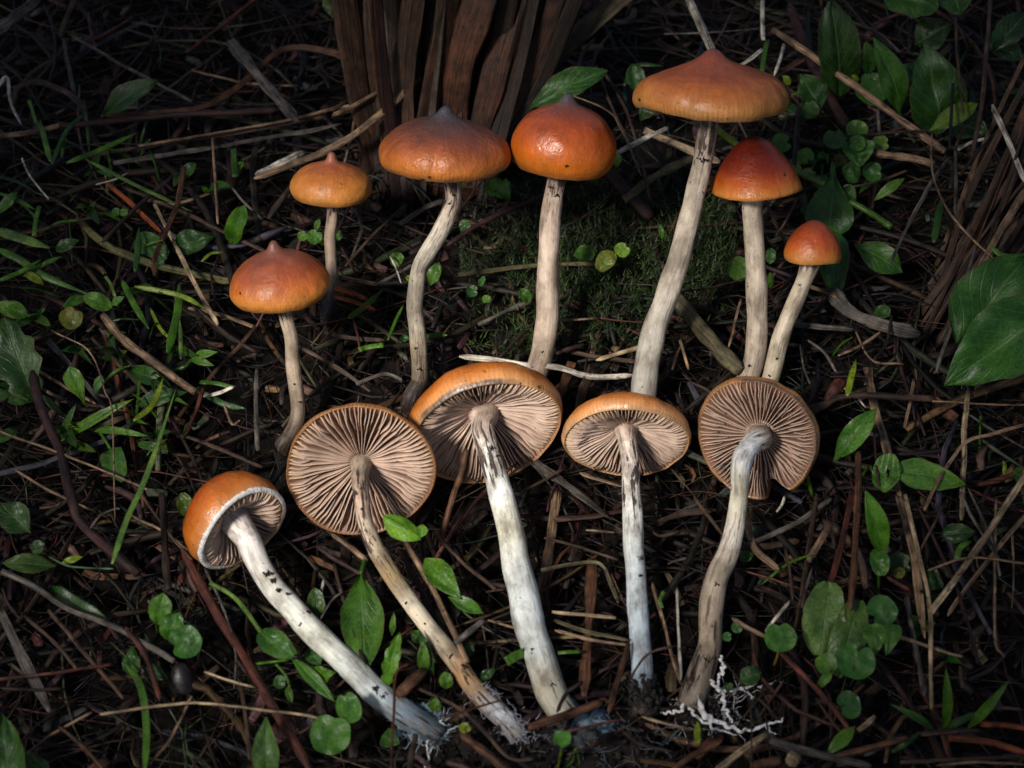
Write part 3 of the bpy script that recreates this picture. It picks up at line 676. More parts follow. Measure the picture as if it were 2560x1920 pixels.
flecks(mI, [(890, 1160, .0003, 4), (896, 1250, .0006, 8), (908, 1275, .0005, 7), (1120, 1640, .0006, 8), (1165, 1672, .0007, 9), (1010, 1500, .0004, 5), (1060, 1550, .0004, 5), (835, 1145, .0003, 3), (975, 1165, .0003, 3), (965, 1160, .0003, 3), (800, 1220, .0003, 3)])
# ------------------------------------------------------------------ what labels are told by
MARKS = [((703, 720), 'the nippled brown-orange cap'), ((829, 470), 'the smallest pale orange cap'), ((1111, 390), 'the wide blue-pointed brown cap'),
         ((1045, 800), 'the crooked grey stem'), ((1404, 380), 'the glossy orange cap'), ((1369, 750), 'the thick pinkish stem'), ((1779, 250), 'the broadest cap'),
         ((1640, 820), 'the longest curved stem'), ((1889, 450), 'the dark red conical cap'), ((2030, 620), 'the tiny bell cap'), ((1910, 860), 'the tiny bell cap\'s stem'),
         ((590, 1320), 'the veiled bell cap'), ((780, 1570), 'the veiled mushroom\'s stem'), ((901, 1180), 'the round upturned gills'), ((1060, 1560), 'the wavy brown-stained stem'),
         ((1230, 1070), 'the widest gilled cap'), ((1320, 1560), 'the stoutest white stem'), ((1566, 1100), 'the edge-on gilled cap'), ((1595, 1560), 'the stem with the black plug'),
         ((1890, 1100), 'the notched gilled cap'), ((1790, 1520), 'the hooked stem'), ((1830, 1760), 'the white mycelium strands'), ((1150, 150), 'the dead tussock'),
         ((2470, 420), 'the dark tussock'), ((2460, 850), 'the paired broad leaves'), ((2310, 1180), 'the leaf with a hole'), ((2090, 1560), 'the pale torn leaf'), ((2320, 300), 'the broad ovate leaf'),
         ((400, 1570), 'the trio of rounded leaflets'), ((250, 1080), 'the bright weed rosette'), ((320, 240), 'the dark glossy leaf'), ((30, 880), 'the jagged grey-green leaf'),
         ((2360, 1760), 'the fanned grass shoot'), ((860, 1830), 'the scalloped round leaves'), ((380, 750), 'the small paddle leaf'), ((1450, 700), 'the moss patch')]
def mark(x, y): return min(MARKS, key=lambda m: math.dist(m[0], (x, y)))[1]
PAL = {'tan': (.235, .145, .085), 'straw': (.33, .235, .135), 'pale': (.50, .44, .36), 'grey': (.15, .125, .105), 'brown': (.105, .058, .035), 'dark': (.045, .027, .019),
       'red': (.15, .042, .024), 'maroon': (.052, .018, .017), 'rust': (.36, .085, .022), 'black': (.014, .011, .010), 'olive': (.16, .13, .065), 'green': (.06, .155, .022),
       'dgreen': (.022, .075, .016), 'ygreen': (.17, .24, .022), 'bgreen': (.035, .115, .045), 'pgreen': (.10, .19, .075), 'chestnut': (.15, .062, .028)}
WORD = {'tan': 'tan', 'straw': 'straw-yellow', 'pale': 'pale bleached', 'grey': 'weathered grey', 'brown': 'brown', 'dark': 'dark brown', 'red': 'reddish brown', 'maroon': 'dark maroon',
        'rust': 'rust-orange', 'black': 'blackish', 'olive': 'dull olive', 'green': 'green', 'dgreen': 'dark green', 'ygreen': 'yellow-green', 'bgreen': 'bluish green', 'pgreen': 'pale green', 'chestnut': 'chestnut brown'}
NOUN = {'s': ('dry_twig', 'twig', 'dry twig'), 'r': ('dead_grass_leaf', 'dead blade', 'dead grass blade'), 't': ('straw_piece', 'straw', 'straw stem'), 'n': ('pine_needle', 'needle', 'fallen pine needle'),
        'g': ('grass_leaf', 'grass blade', 'grass blade'), 'w': ('wood_chip', 'wood chip', 'splintered wood chip'), 'p': ('plant_stalk', 'stalk', 'smooth plant stalk')}
ASP = {'s': .85, 'r': .16, 't': .6, 'n': .55, 'g': .18, 'w': .5, 'p': .9}
USED = {}
def stick(kind, col, w, h, pts, label=None, seed=None, h1=None):
    """a twig, straw, needle or blade through photograph pixels, lying h mm above the soil"""
    seed = R_.random() * 50 if seed is None else seed
    ln = sum(math.dist(a, b) for a, b in zip(pts, pts[1:])); n = max(8, min(26, int(ln / 14) + 4))
    h1 = h if h1 is None else h1
    q = catmull(pts, n); path, rad, cols = [], [], []
    base = PAL[col] if isinstance(col, str) else col
    if kind not in 'gp': base = tuple((.9 if col in ('straw', 'pale', 'tan') else .58) * v for v in base)
    tip = R_.random() < .5
    for i, p in enumerate(q):
        t = i / (n - 1)
        j = 0.008 * ln * (.4 if kind in 'gp' else 1)
        x = p[0] + j * (noise.noise(Vector((t * 4, seed, 0))) + .4 * noise.noise(Vector((t * 13, seed, 0)))); y = p[1] + j * (noise.noise(Vector((t * 4, seed, 7))) + .4 * noise.noise(Vector((t * 13, seed, 7))))
        v = P(x, y, (lerp(h, h1, t) + 1.2 * noise.noise(Vector((t * 3, seed, 3)))) / 1000.0)
        path.append(v); ww = w / 2 * mpp(v)
        if kind == 'g': ww *= min(1, .35 + 5 * t, .12 + 3.2 * (1 - t)) if tip or ln > 90 else 1
        elif kind == 'n': ww *= min(1, .5 + 6 * (1 - t))
        elif kind == 'r': ww *= (.75 + .35 * noise.noise(Vector((t * 5, seed, 2)))) * min(1, .4 + 6 * (1 - t))
        else: ww *= .92 + .2 * noise.noise(Vector((t * 6, seed, 2)))
        if kind in 'stw' and i in (0, n - 1): ww *= R_.uniform(.25, 1.0)
        rad.append(max(ww, .00008))
        k = .85 + .5 * noise.noise(Vector((t * 5, seed, 11))) + (R_.uniform(-.1, .1) if kind in 'srtw' else 0)
        cols.append(tuple(c * max(.3, k) for c in base))
    mb = MB()
    nrm = (TOC + Vector((R_.uniform(-.5, .5), R_.uniform(-.5, .5), R_.uniform(0, .5)))).normalized()
    ns = 10 if w > 20 else (8 if w > 9 else 6)
    if kind in 'gp':
        sweep(mb, path, rad, cols, ASP[kind], ns, nrm, 0.25 * R_.uniform(-1, 1), 0.03, seed)
        mb.a['lv'] = [(0.1, 0.5, 0.0)] * len(mb.v)
        m = M_LEAF
    else:
        sweep(mb, path, rad, cols, ASP[kind], ns, nrm, R_.uniform(-.8, .8) if kind in 'rtn' else 0, .22 if kind in 'sw' else .12, seed, groove=.5 if kind in 'rt' else 0)
        m = M_STICK
    name, cat, noun = NOUN[kind]
    o = build(mb, name, m, None, path[0])
    if not label:
        mid = pts[len(pts) // 2] if len(pts) > 2 else ((pts[0][0] + pts[1][0]) / 2, (pts[0][1] + pts[1][1]) / 2)
        size = ('long ' if ln > 330 else 'short ' if ln < 120 else '') + ('thick ' if w >= 22 else 'thin ' if w <= 8 else '')
        label = f'{size}{WORD.get(col, "brown")} {noun} beside {mark(*mid)}'
        USED.setdefault(label, []).append((ln, w, o))
    tag(o, label, cat)
    return o
def sticks(rows):
    for r in rows: stick(*r[:5], label=r[5] if len(r) > 5 else None, h1=r[6] if len(r) > 6 else None)

sticks([
 # upper bank, behind the smallest cap
 ('s', 'maroon', 19, 14, [(150, 316), (366, 293), (520, 285), (700, 275)], 'dark reddish stalk lying level under the dark glossy leaf'),
 ('s', 'tan', 15, 13, [(-10, 342), (70, 332), (155, 312)]),
 ('r', 'chestnut', 21, 16, [(905, 178), (834, 134), (745, 118), (684, 134), (627, 191), (561, 240), (488, 273), (366, 283), (250, 290)], 'long dead grass blade arching over itself beside the tussock', 12),
 ('r', 'grey', 38, 18, [(575, 100), (635, 175), (690, 240), (742, 305)], 'frayed wide dead blade crossing under the arching blade'),
 ('s', 'brown', 18, 18, [(190, -10), (165, 49), (152, 92)]), ('s', 'grey', 12, 14, [(160, 98), (170, 160), (186, 232)]),
 ('r', 'pale', 13, 14, [(-5, 215), (18, 193), (26, 252), (53, 312)], 'curled pale papery strip beside the dark glossy leaf'),
 ('r', 'brown', 22, 15, [(33, 222), (81, 205), (134, 216), (179, 240), (214, 276)], 'humped brown dead blade beside the dark glossy leaf'),
 ('r', 'grey', 38, 20, [(-10, 78), (45, 37), (105, -12)]),
 ('t', 'tan', 21, 16, [(634, 447), (793, 386), (900, 325), (980, 260), (1056, 182)], 'long tan straw stem slanting up to the tussock behind the smallest cap', 26),
 ('w', 'pale', 26, 13, [(640, 440), (690, 415), (760, 380)], 'pale split wood lying along the slanting tan straw'),
 ('r', 'chestnut', 19, 15, [(460, 415), (440, 521), (391, 631), (386, 690)], 'curved chestnut dead blade above the small paddle leaf'),
 ('t', 'tan', 8, 14, [(531, 344), (538, 450), (545, 560)]), ('n', 'rust', 13, 9, [(260, 452), (326, 509), (402, 580)]),
 ('t', 'straw', 10, 11, [(387, 509), (427, 590), (470, 680)]), ('s', 'brown', 12, 9, [(305, 468), (488, 545), (671, 635)]),
 ('t', 'tan', 8, 12, [(346, 366), (610, 321), (895, 260)]), ('r', 'grey', 17, 11, [(285, 407), (549, 366), (854, 309)]), ('t', 'brown', 12, 10, [(250, 385), (500, 345), (820, 290)]),
 ('t', 'dark', 9, 13, [(0, 150), (60, 205), (120, 300)]), ('s', 'red', 10, 14, [(640, -5), (560, 60), (470, 130)]), ('n', 'red', 8, 10, [(330, 45), (280, 75), (220, 105)]),
 ('t', 'grey', 9, 12, [(180, 90), (330, 175), (480, 255)]), ('t', 'brown', 8, 10, [(300, 310), (420, 220), (560, 120)]), ('t', 'tan', 7, 11, [(480, 175), (600, 205), (740, 215)]),
 ('t', 'pale', 6, 14, [(55, 395), (75, 440), (122, 498)]), ('t', 'pale', 5, 13, [(240, 462), (290, 448), (320, 432)]), ('t', 'tan', 9, 9, [(370, 500), (440, 510), (560, 470)]),
 ('t', 'grey', 7, 15, [(578, 466), (610, 505), (655, 548)]), ('s', 'dark', 12, 12, [(430, 440), (340, 520), (255, 605)]), ('t', 'brown', 11, 8, [(50, 585), (160, 560), (265, 535)]),
 # round the tussock
 ('t', 'brown', 9, 15, [(862, 667), (940, 580), (1017, 509)]), ('s', 'maroon', 33, 22, [(1345, 205), (1400, 262), (1522, 431), (1627, 545)], 'thick dark maroon stick with cut end behind the glossy orange cap', 10),
 ('t', 'pale', 14, 24, [(1520, 395), (1600, 352), (1672, 318)]), ('r', 'straw', 24, 16, [(1611, 325), (1730, 378), (1800, 405)]), ('r', 'olive', 26, 14, [(1560, 500), (1640, 440), (1740, 390)]),
 ('s', 'tan', 5, 30, [(1408, 232), (1514, 273), (1554, 325), (1603, 439)]), ('s', 'brown', 8, 20, [(1490, 165), (1540, 290), (1603, 410)]), ('s', 'brown', 9, 18, [(1505, 170), (1575, 300), (1625, 500)]),
 ('s', 'maroon', 15, 12, [(1115, 612), (1237, 541), (1362, 490)]), ('r', 'grey', 20, 9, [(1000, 560), (1060, 520), (1110, 500)]), ('t', 'brown', 8, 12, [(836, 590), (880, 500), (905, 430)]),
 ('t', 'tan', 10, 22, [(830, 290), (900, 255), (1070, 150)]), ('t', 'brown', 10, 20, [(830, 275), (870, 250), (920, 195)]), ('t', 'pale', 8, 30, [(1150, 108), (1260, 60), (1365, 12)]),
 ('t', 'tan', 9, 16, [(860, 410), (880, 330), (895, 250)]),
 # top right
 ('t', 'pale', 25, 55, [(1713, -20), (1745, 50), (1780, 125)], 'pale hollow straw standing behind the tip of the broadest cap', 40), ('t', 'pale', 13, 40, [(1907, -15), (1906, 50), (1908, 100)]), ('t', 'pale', 12, 42, [(1906, 122), (1880, 145), (1845, 168)]),
 ('t', 'pale', 9, 26, [(1960, 110), (1950, 150), (1935, 190)]), ('p', 'ygreen', 18, 30, [(1785, 318), (1820, 345), (1860, 372)], 'bright yellow stalk piece between the broadest and dark red caps'),
 ('s', 'tan', 20, 26, [(1930, 75), (2000, 120), (2108, 195), (2230, 281), (2360, 380)], 'long tan stick slanting across the leaves to the dark tussock', 18),
 ('s', 'maroon', 28, 16, [(1975, 10), (2020, 140), (2067, 228), (2115, 318)]), ('p', 'pgreen', 20, 26, [(1975, 418), (2020, 442), (2060, 462)]), ('p', 'green', 18, 24, [(2125, 503), (2175, 532), (2228, 568)]),
 ('t', 'grey', 12, 24, [(2372, 390), (2299, 509), (2228, 655)]), ('s', 'black', 9, 30, [(2382, 210), (2378, 290), (2374, 370)]), ('s', 'grey', 10, 26, [(2388, 366), (2390, 450), (2388, 538)]),
 ('s', 'tan', 6, 30, [(2331, 330), (2331, 419), (2360, 509), (2413, 582), (2514, 675), (2570, 735)], 'thin wiry stem bowing down before the dark tussock'),
 ('t', 'pale', 15, 40, [(2480, 262), (2520, 350), (2562, 455)]), ('s', 'tan', 21, 20, [(2185, 383), (2260, 393), (2335, 408)]), ('s', 'dark', 8, 22, [(2115, 342), (2220, 332), (2335, 325)]),
 ('t', 'grey', 10, 14, [(2193, 260), (2198, 330), (2202, 400)]), ('s', 'dark', 12, 18, [(1998, 265), (1990, 340), (1984, 425)]), ('s', 'brown', 13, 36, [(2476, -10), (2457, 244), (2430, 390)]),
 ('s', 'brown', 8, 30, [(2388, 40), (2395, 160), (2408, 290)]), ('t', 'dark', 10, 16, [(2110, 0), (2170, 70), (2240, 125)]), ('s', 'grey', 7, 16, [(2120, 50), (2200, 85), (2250, 130)]),
 ('s', 'brown', 10, 22, [(2440, 265), (2410, 320), (2390, 365)]), ('t', 'pale', 9, 22, [(2395, 375), (2430, 355), (2470, 345)]), ('s', 'dark', 9, 26, [(2500, 320), (2440, 385), (2400, 440)]),
 ('t', 'brown', 9, 30, [(1990, 500), (1960, 560), (1940, 590)]), ('s', 'brown', 10, 20, [(1912, 500), (1940, 560), (1968, 615)]), ('s', 'brown', 8, 15, [(2105, 470), (2190, 455), (2270, 425)]),
 ('t', 'brown', 8, 18, [(1700, 100), (1660, 70), (1600, 75)]), ('t', 'grey', 7, 20, [(1660, 85), (1780, 80), (1900, 72)]), ('t', 'brown', 6, 28, [(1830, 30), (1800, 90), (1780, 120)]),
 # left bank
 ('s', 'tan', 23, 14, [(258, 788), (309, 848), (378, 901), (488, 980)], 'ringed tan-pink twig with whitish tip slanting through the grass'), ('t', 'straw', 14, 12, [(440, 615), (488, 710), (545, 812)]), ('r', 'brown', 15, 9, [(228, 844), (300, 915), (378, 992)]),
 ('r', 'grey', 18, 7, [(120, 850), (200, 940), (270, 1030)]), ('r', 'grey', 16, 6, [(250, 820), (320, 900), (400, 960)]), ('s', 'maroon', 27, 17, [(81, 930), (106, 1027), (151, 1129), (182, 1260), (208, 1314), (346, 1434)], 'thick dark maroon stick bending past the pale grass blade', 12),
 ('s', 'tan', 7, 16, [(-5, 1078), (163, 1137), (370, 1224)]), ('s', 'tan', 5, 20, [(130, 825), (225, 880), (260, 978), (281, 1047), (287, 1300)], 'thin wiry stem drooping over the bright weed rosette'), ('s', 'grey', 15, 12, [(643, 922), (640, 1010), (645, 1125)]),
 ('s', 'red', 12, 16, [(509, 970), (485, 1040), (458, 1098)]), ('s', 'brown', 11, 10, [(419, 1076), (530, 1115), (655, 1168)]), ('t', 'pale', 11, 13, [(505, 990), (540, 985), (588, 965)]), ('t', 'tan', 9, 12, [(560, 1010), (580, 1060), (600, 1050)]),
 ('t', 'grey', 10, 9, [(0, 930), (70, 955), (160, 1000)]), ('s', 'tan', 9, 10, [(75, 915), (150, 960), (240, 1010)]), ('s', 'dark', 10, 9, [(430, 1050), (480, 1140), (520, 1240)]), ('t', 'tan', 8, 8, [(40, 1175), (130, 1230), (240, 1280)]),
 ('t', 'tan', 11, 8, [(640, 820), (560, 790), (470, 770)]), ('r', 'brown', 14, 9, [(755, 870), (830, 913), (926, 978)]), ('s', 'red', 7, 11, [(880, 790), (895, 840), (900, 880)]), ('t', 'dark', 10, 8, [(480, 760), (560, 830), (640, 880)]),
 ('n', 'rust', 15, 16, [(836, 720), (875, 731), (917, 748)], 'bright rust-orange needle pair end beside the thin stem of the smallest cap'), ('n', 'rust', 12, 13, [(838, 742), (890, 756), (938, 774)]), ('t', 'tan', 11, 11, [(840, 692), (890, 700), (945, 712)]), ('t', 'grey', 10, 12, [(940, 712), (985, 688), (1035, 660)]),
 ('r', 'brown', 16, 9, [(830, 835), (880, 845), (960, 850)]), ('r', 'grey', 14, 10, [(890, 960), (960, 935), (1005, 950)]), ('t', 'pale', 5, 15, [(975, 640), (990, 670), (1003, 708)]), ('s', 'grey', 14, 9, [(1196, 812), (1260, 780), (1337, 748)]),
 ('t', 'pale', 17, 11, [(1148, 890), (1237, 901), (1318, 913), (1400, 919), (1481, 941), (1586, 938)], 'long pale knobby straw lying behind the widest gilled cap'), ('t', 'tan', 7, 12, [(1390, 802), (1470, 797), (1490, 796)]), ('s', 'red', 5, 14, [(1500, 795), (1560, 803), (1615, 806)]),
 ('s', 'brown', 12, 9, [(1390, 870), (1480, 890), (1590, 905)]), ('t', 'straw', 13, 10, [(1490, 900), (1560, 880), (1605, 868)]), ('r', 'brown', 36, 10, [(1481, 915), (1455, 985), (1440, 1040)]), ('r', 'chestnut', 34, 7, [(1430, 905), (1410, 960), (1395, 1000)]), ('s', 'maroon', 12, 12, [(1390, 885), (1420, 872), (1460, 862)]),
 # middle right
 ('w', 'olive', 46, 12, [(1690, 745), (1762, 836), (1850, 928)], 'split olive-tan stalk with pale frayed end beside the longest curved stem'), ('t', 'tan', 8, 16, [(1853, 745), (1838, 805), (1822, 868)]), ('s', 'maroon', 5, 18, [(1690, 732), (1780, 718), (1866, 695)]),
 ('r', 'grey', 46, 12, [(2078, 724), (2120, 775), (2190, 808), (2300, 838)], 'weathered grey flat wood strip beside the tiny bell cap stem'), ('t', 'tan', 11, 13, [(2020, 715), (2060, 728), (2095, 745)]), ('t', 'grey', 17, 11, [(1975, 811), (2050, 818), (2132, 824)]), ('t', 'tan', 9, 14, [(2095, 890), (2150, 865), (2205, 828)]),
 ('s', 'brown', 18, 17, [(2020, 1040), (2065, 1010), (2120, 990), (2220, 992), (2340, 998)], 'brown branch bent level above the lance-shaped leaf'), ('t', 'tan', 6, 18, [(2330, 1003), (2450, 1010), (2570, 1012)]),
 ('t', 'straw', 15, 10, [(2419, 975), (2412, 1080), (2408, 1195), (2404, 1300)]), ('t', 'tan', 10, 12, [(2285, 948), (2275, 1010), (2260, 1070)]), ('t', 'tan', 10, 16, [(2310, 1275), (2350, 1195), (2413, 1108), (2480, 1085), (2565, 1062)]),
 ('t', 'grey', 8, 12, [(2421, 1035), (2490, 1080), (2565, 1122)]), ('s', 'maroon', 8, 17, [(2186, 1070), (2190, 1150), (2198, 1215)]), ('r', 'tan', 30, 10, [(2170, 920), (2185, 1010), (2209, 1088), (2250, 1240)]), ('w', 'red', 32, 10, [(2068, 1005), (2085, 975), (2105, 948)]),
 ('t', 'grey', 9, 10, [(2020, 850), (2060, 880), (2090, 930)]), ('t', 'pale', 7, 12, [(2110, 970), (2140, 990), (2165, 1020)]), ('t', 'tan', 8, 10, [(2140, 830), (2180, 900), (2260, 910)]), ('t', 'grey', 7, 12, [(2000, 860), (2010, 920), (2025, 960)]),
 ('t', 'brown', 16, 18, [(2486, 620), (2420, 730), (2344, 858)], 'tan straight stick propped against the dark tussock base', 8), ('s', 'grey', 12, 24, [(2440, 612), (2400, 760), (2340, 930)]), ('t', 'tan', 22, 30, [(2570, 470), (2500, 580), (2440, 690)]), ('s', 'dark', 9, 14, [(2230, 790), (2215, 860), (2185, 900)]),
 ('s', 'brown', 8, 12, [(1735, 842), (1700, 870), (1680, 925)]), ('n', 'tan', 8, 14, [(1700, 850), (1712, 890), (1722, 925)]), ('t', 'brown', 9, 12, [(1725, 955), (1760, 970), (1790, 990)]),
 # between the lying stems
 ('s', 'chestnut', 17, 24, [(1166, 1122), (1150, 1190), (1131, 1245), (1098, 1370)], 'broken brown twig leaning against the widest gilled cap', 10), ('t', 'tan', 12, 14, [(1450, 1182), (1500, 1200), (1558, 1216)]), ('s', 'brown', 8, 12, [(1300, 1232), (1350, 1206), (1410, 1172)]),
 ('r', 'grey', 38, 10, [(1335, 1155), (1440, 1230), (1530, 1300)]), ('r', 'tan', 42, 8, [(1392, 1225), (1371, 1387), (1348, 1480)]), ('r', 'chestnut', 36, 9, [(1480, 1395), (1472, 1560), (1460, 1740)]), ('s', 'tan', 17, 12, [(1005, 1345), (1090, 1489), (1170, 1655)]), ('r', 'maroon', 22, 10, [(1000, 1375), (1060, 1490), (1110, 1600)]),
 ('s', 'brown', 11, 11, [(1085, 1330), (1150, 1400), (1240, 1475)]), ('t', 'grey', 18, 16, [(1137, 1608), (1172, 1580), (1210, 1550)]), ('r', 'olive', 13, 12, [(1352, 1426), (1440, 1408), (1501, 1410), (1530, 1465), (1544, 1510)], 'drooping dull olive blade beside the stem with the black plug'),
 ('t', 'olive', 12, 11, [(1385, 1552), (1480, 1582), (1572, 1600)]), ('t', 'tan', 10, 10, [(1387, 1575), (1480, 1600), (1565, 1612)]), ('t', 'straw', 11, 10, [(1380, 1530), (1470, 1538), (1540, 1545)]), ('s', 'brown', 9, 11, [(1360, 1345), (1440, 1365), (1545, 1400)]), ('t', 'tan', 7, 13, [(1465, 1325), (1500, 1328), (1536, 1331)]),
 ('w', 'chestnut', 32, 12, [(995, 1740), (1025, 1708), (1060, 1675)], 'splintered reddish wood chip between the veiled and wavy stems'), ('n', 'red', 6, 19, [(1108, 1796), (1180, 1772), (1248, 1752)]), ('s', 'brown', 12, 10, [(1040, 1718), (1168, 1786), (1269, 1892), (1335, 1897)]), ('w', 'chestnut', 25, 15, [(1320, 1818), (1410, 1790), (1505, 1755)]),
 ('n', 'red', 8, 15, [(1420, 1828), (1490, 1812), (1550, 1800)]), ('t', 'chestnut', 18, 12, [(1522, 1780), (1545, 1700), (1572, 1608)]), ('s', 'tan', 10, 12, [(1630, 1455), (1665, 1580), (1700, 1712)]), ('t', 'pale', 9, 15, [(1693, 1475), (1697, 1590), (1702, 1700)]),
 ('s', 'chestnut', 23, 10, [(1150, 1832), (1210, 1880), (1275, 1935)]), ('s', 'brown', 17, 18, [(1022, 1930), (1030, 1880), (1040, 1835)]), ('s', 'red', 8, 22, [(978, 1930), (984, 1800), (990, 1690), (1022, 1660)], 'thin reddish stalk crossing over the veiled mushroom stem'), ('w', 'brown', 20, 12, [(1115, 1905), (1160, 1918), (1200, 1940)]),
 ('t', 'straw', 9, 13, [(1606, 1792), (1670, 1810), (1735, 1825)]), ('s', 'dark', 10, 11, [(1560, 1830), (1600, 1860), (1680, 1880)]), ('s', 'brown', 7, 22, [(1577, 1700), (1590, 1672), (1625, 1632), (1690, 1615)], 'thin curved rootlet looping across the stem with the black plug'), ('s', 'dark', 12, 20, [(1392, 1782), (1415, 1735), (1455, 1705)]),
 ('t', 'tan', 8, 10, [(1220, 1550), (1260, 1562), (1290, 1570)]), ('t', 'brown', 10, 9, [(940, 1460), (985, 1410), (1040, 1355)]), ('s', 'maroon', 12, 11, [(790, 1365), (840, 1400), (910, 1440)]), ('s', 'tan', 14, 12, [(828, 1335), (870, 1365), (918, 1402)]), ('s', 'brown', 10, 12, [(835, 1410), (870, 1540), (918, 1682)], 'thin brown stalk lying over the drooping lance leaf'),
 # lower left
 ('s', 'grey', 17, 12, [(5, 1430), (81, 1465), (171, 1522), (285, 1566), (366, 1611), (435, 1654)], 'long weathered grey branch running to the dark bell cap'), ('s', 'brown', 12, 11, [(122, 1526), (212, 1632), (308, 1748)]), ('n', 'red', 9, 13, [(-5, 1698), (163, 1680), (280, 1660)]), ('r', 'grey', 36, 8, [(0, 1530), (61, 1652), (125, 1780)]),
 ('s', 'red', 15, 13, [(315, 1568), (366, 1644), (400, 1752)]), ('t', 'straw', 9, 15, [(250, 1787), (468, 1758), (610, 1770), (753, 1786), (865, 1825)], 'long thin straw lying level below the dark bell cap'), ('s', 'red', 27, 11, [(457, 1375), (517, 1489), (590, 1611), (651, 1713), (778, 1930)], 'long thick reddish stalk running down from the veiled bell cap'),
 ('s', 'dark', 22, 11, [(405, 1235), (412, 1350), (420, 1475)]), ('s', 'brown', 12, 12, [(602, 1710), (615, 1800), (625, 1900)]), ('t', 'grey', 8, 12, [(510, 1420), (545, 1490), (580, 1580)]), ('t', 'grey', 8, 11, [(575, 1570), (590, 1640), (585, 1720)]), ('t', 'pale', 8, 13, [(810, 1448), (805, 1475), (800, 1510)]),
 ('t', 'grey', 7, 14, [(225, 1322), (250, 1290), (290, 1272), (300, 1275)]), ('s', 'pgreen', 6, 14, [(283, 1422), (175, 1416), (122, 1391)]), ('s', 'brown', 8, 10, [(5, 1470), (20, 1510), (50, 1548)]), ('t', 'tan', 9, 10, [(65, 1885), (140, 1830), (230, 1780)]), ('s', 'chestnut', 12, 11, [(145, 1815), (200, 1860), (260, 1925)]),
 ('s', 'brown', 8, 12, [(330, 1205), (420, 1330), (480, 1400)]), ('s', 'tan', 9, 9, [(330, 1290), (410, 1330), (480, 1385)]), ('t', 'straw', 9, 12, [(510, 1680), (570, 1700), (640, 1720)]), ('t', 'tan', 9, 11, [(375, 1910), (430, 1840), (480, 1740)]), ('s', 'brown', 9, 10, [(680, 1870), (730, 1845), (785, 1812)]), ('t', 'grey', 6, 13, [(800, 1550), (830, 1500), (860, 1478)]),
 ('t', 'brown', 10, 9, [(60, 1540), (140, 1610), (190, 1670)]), ('s', 'dark', 9, 10, [(0, 1720), (80, 1725), (160, 1722)]), ('s', 'brown', 8, 12, [(100, 1270), (140, 1265), (155, 1250)]), ('t', 'brown', 9, 10, [(480, 1920), (520, 1860), (560, 1780)]),
 # lower right
 ('r', 'red', 25, 13, [(2132, 1225), (2083, 1440), (2030, 1560), (2000, 1630)], 'wide reddish dead blade hanging beside the pale torn leaf'), ('s', 'chestnut', 19, 19, [(2147, 1130), (2144, 1245), (2136, 1400), (2128, 1525)], 'straight chestnut stick standing on the pale torn leaf'), ('s', 'red', 16, 12, [(1950, 1632), (2042, 1721), (2124, 1822)]), ('s', 'maroon', 16, 10, [(2187, 1642), (2240, 1710), (2290, 1782)]),
 ('s', 'red', 12, 10, [(2217, 1442), (2245, 1460), (2275, 1475)]), ('r', 'tan', 25, 12, [(2248, 1240), (2283, 1387), (2312, 1595)]), ('t', 'straw', 13, 15, [(2262, 1235), (2319, 1489), (2327, 1640), (2326, 1775)], 'long upright straw stem between the pale torn leaf and grass shoot'), ('t', 'straw', 19, 16, [(2570, 1180), (2527, 1245), (2433, 1387), (2325, 1532)]),
 ('t', 'tan', 15, 13, [(2572, 1280), (2458, 1415), (2368, 1540)]), ('t', 'tan', 11, 12, [(2570, 1160), (2530, 1240), (2470, 1330)]), ('s', 'grey', 8, 16, [(2420, 1220), (2480, 1350), (2500, 1440)]), ('t', 'tan', 8, 15, [(2490, 1245), (2486, 1570), (2508, 1645)]), ('s', 'maroon', 10, 14, [(2290, 1255), (2376, 1436), (2420, 1560), (2446, 1660)]),
 ('s', 'tan', 7, 18, [(2320, 1426), (2425, 1394), (2565, 1408)]), ('s', 'straw', 10, 13, [(2190, 1582), (2242, 1591), (2330, 1620), (2405, 1642)]), ('t', 'grey', 15, 12, [(2266, 1489), (2283, 1587), (2312, 1738)]), ('t', 'tan', 23, 15, [(2077, 1308), (2050, 1355), (2020, 1402)], 'short tan cut straw piece above the kidney-shaped leaflets'),
 ('t', 'brown', 15, 12, [(2042, 1235), (2010, 1448), (1983, 1615)]), ('t', 'grey', 15, 11, [(2078, 1247), (1977, 1314), (1860, 1365)]), ('t', 'tan', 20, 11, [(1862, 1282), (1888, 1371), (1948, 1424)]), ('s', 'brown', 22, 9, [(1852, 1371), (1920, 1366), (2000, 1352)]), ('t', 'pale', 12, 12, [(1914, 1578), (1940, 1545), (1975, 1502)]), ('s', 'brown', 10, 12, [(1962, 1370), (1975, 1430), (1982, 1500)]),
 ('s', 'chestnut', 17, 13, [(2088, 1890), (2180, 1868), (2268, 1845)]), ('s', 'grey', 24, 10, [(1925, 1853), (2026, 1880), (2180, 1915)]), ('t', 'straw', 22, 13, [(1790, 1928), (1850, 1880), (1918, 1834)]), ('s', 'chestnut', 18, 11, [(1680, 1925), (1740, 1885), (1805, 1850)]), ('n', 'rust', 14, 12, [(2450, 1810), (2510, 1813), (2570, 1822)]), ('n', 'rust', 17, 13, [(2370, 1845), (2470, 1855), (2570, 1884)]),
 ('t', 'brown', 14, 11, [(2300, 1836), (2380, 1828), (2450, 1826)]), ('t', 'brown', 12, 10, [(2250, 1905), (2380, 1900), (2560, 1890)]), ('t', 'tan', 9, 11, [(2340, 1915), (2450, 1905), (2565, 1912)]), ('s', 'brown', 6, 24, [(1808, 1652), (1863, 1725), (1880, 1815), (1876, 1925)], 'thin dark stalk curving over the white mycelium strands'), ('w', 'straw', 15, 13, [(2145, 1826), (2165, 1812), (2188, 1790)]),
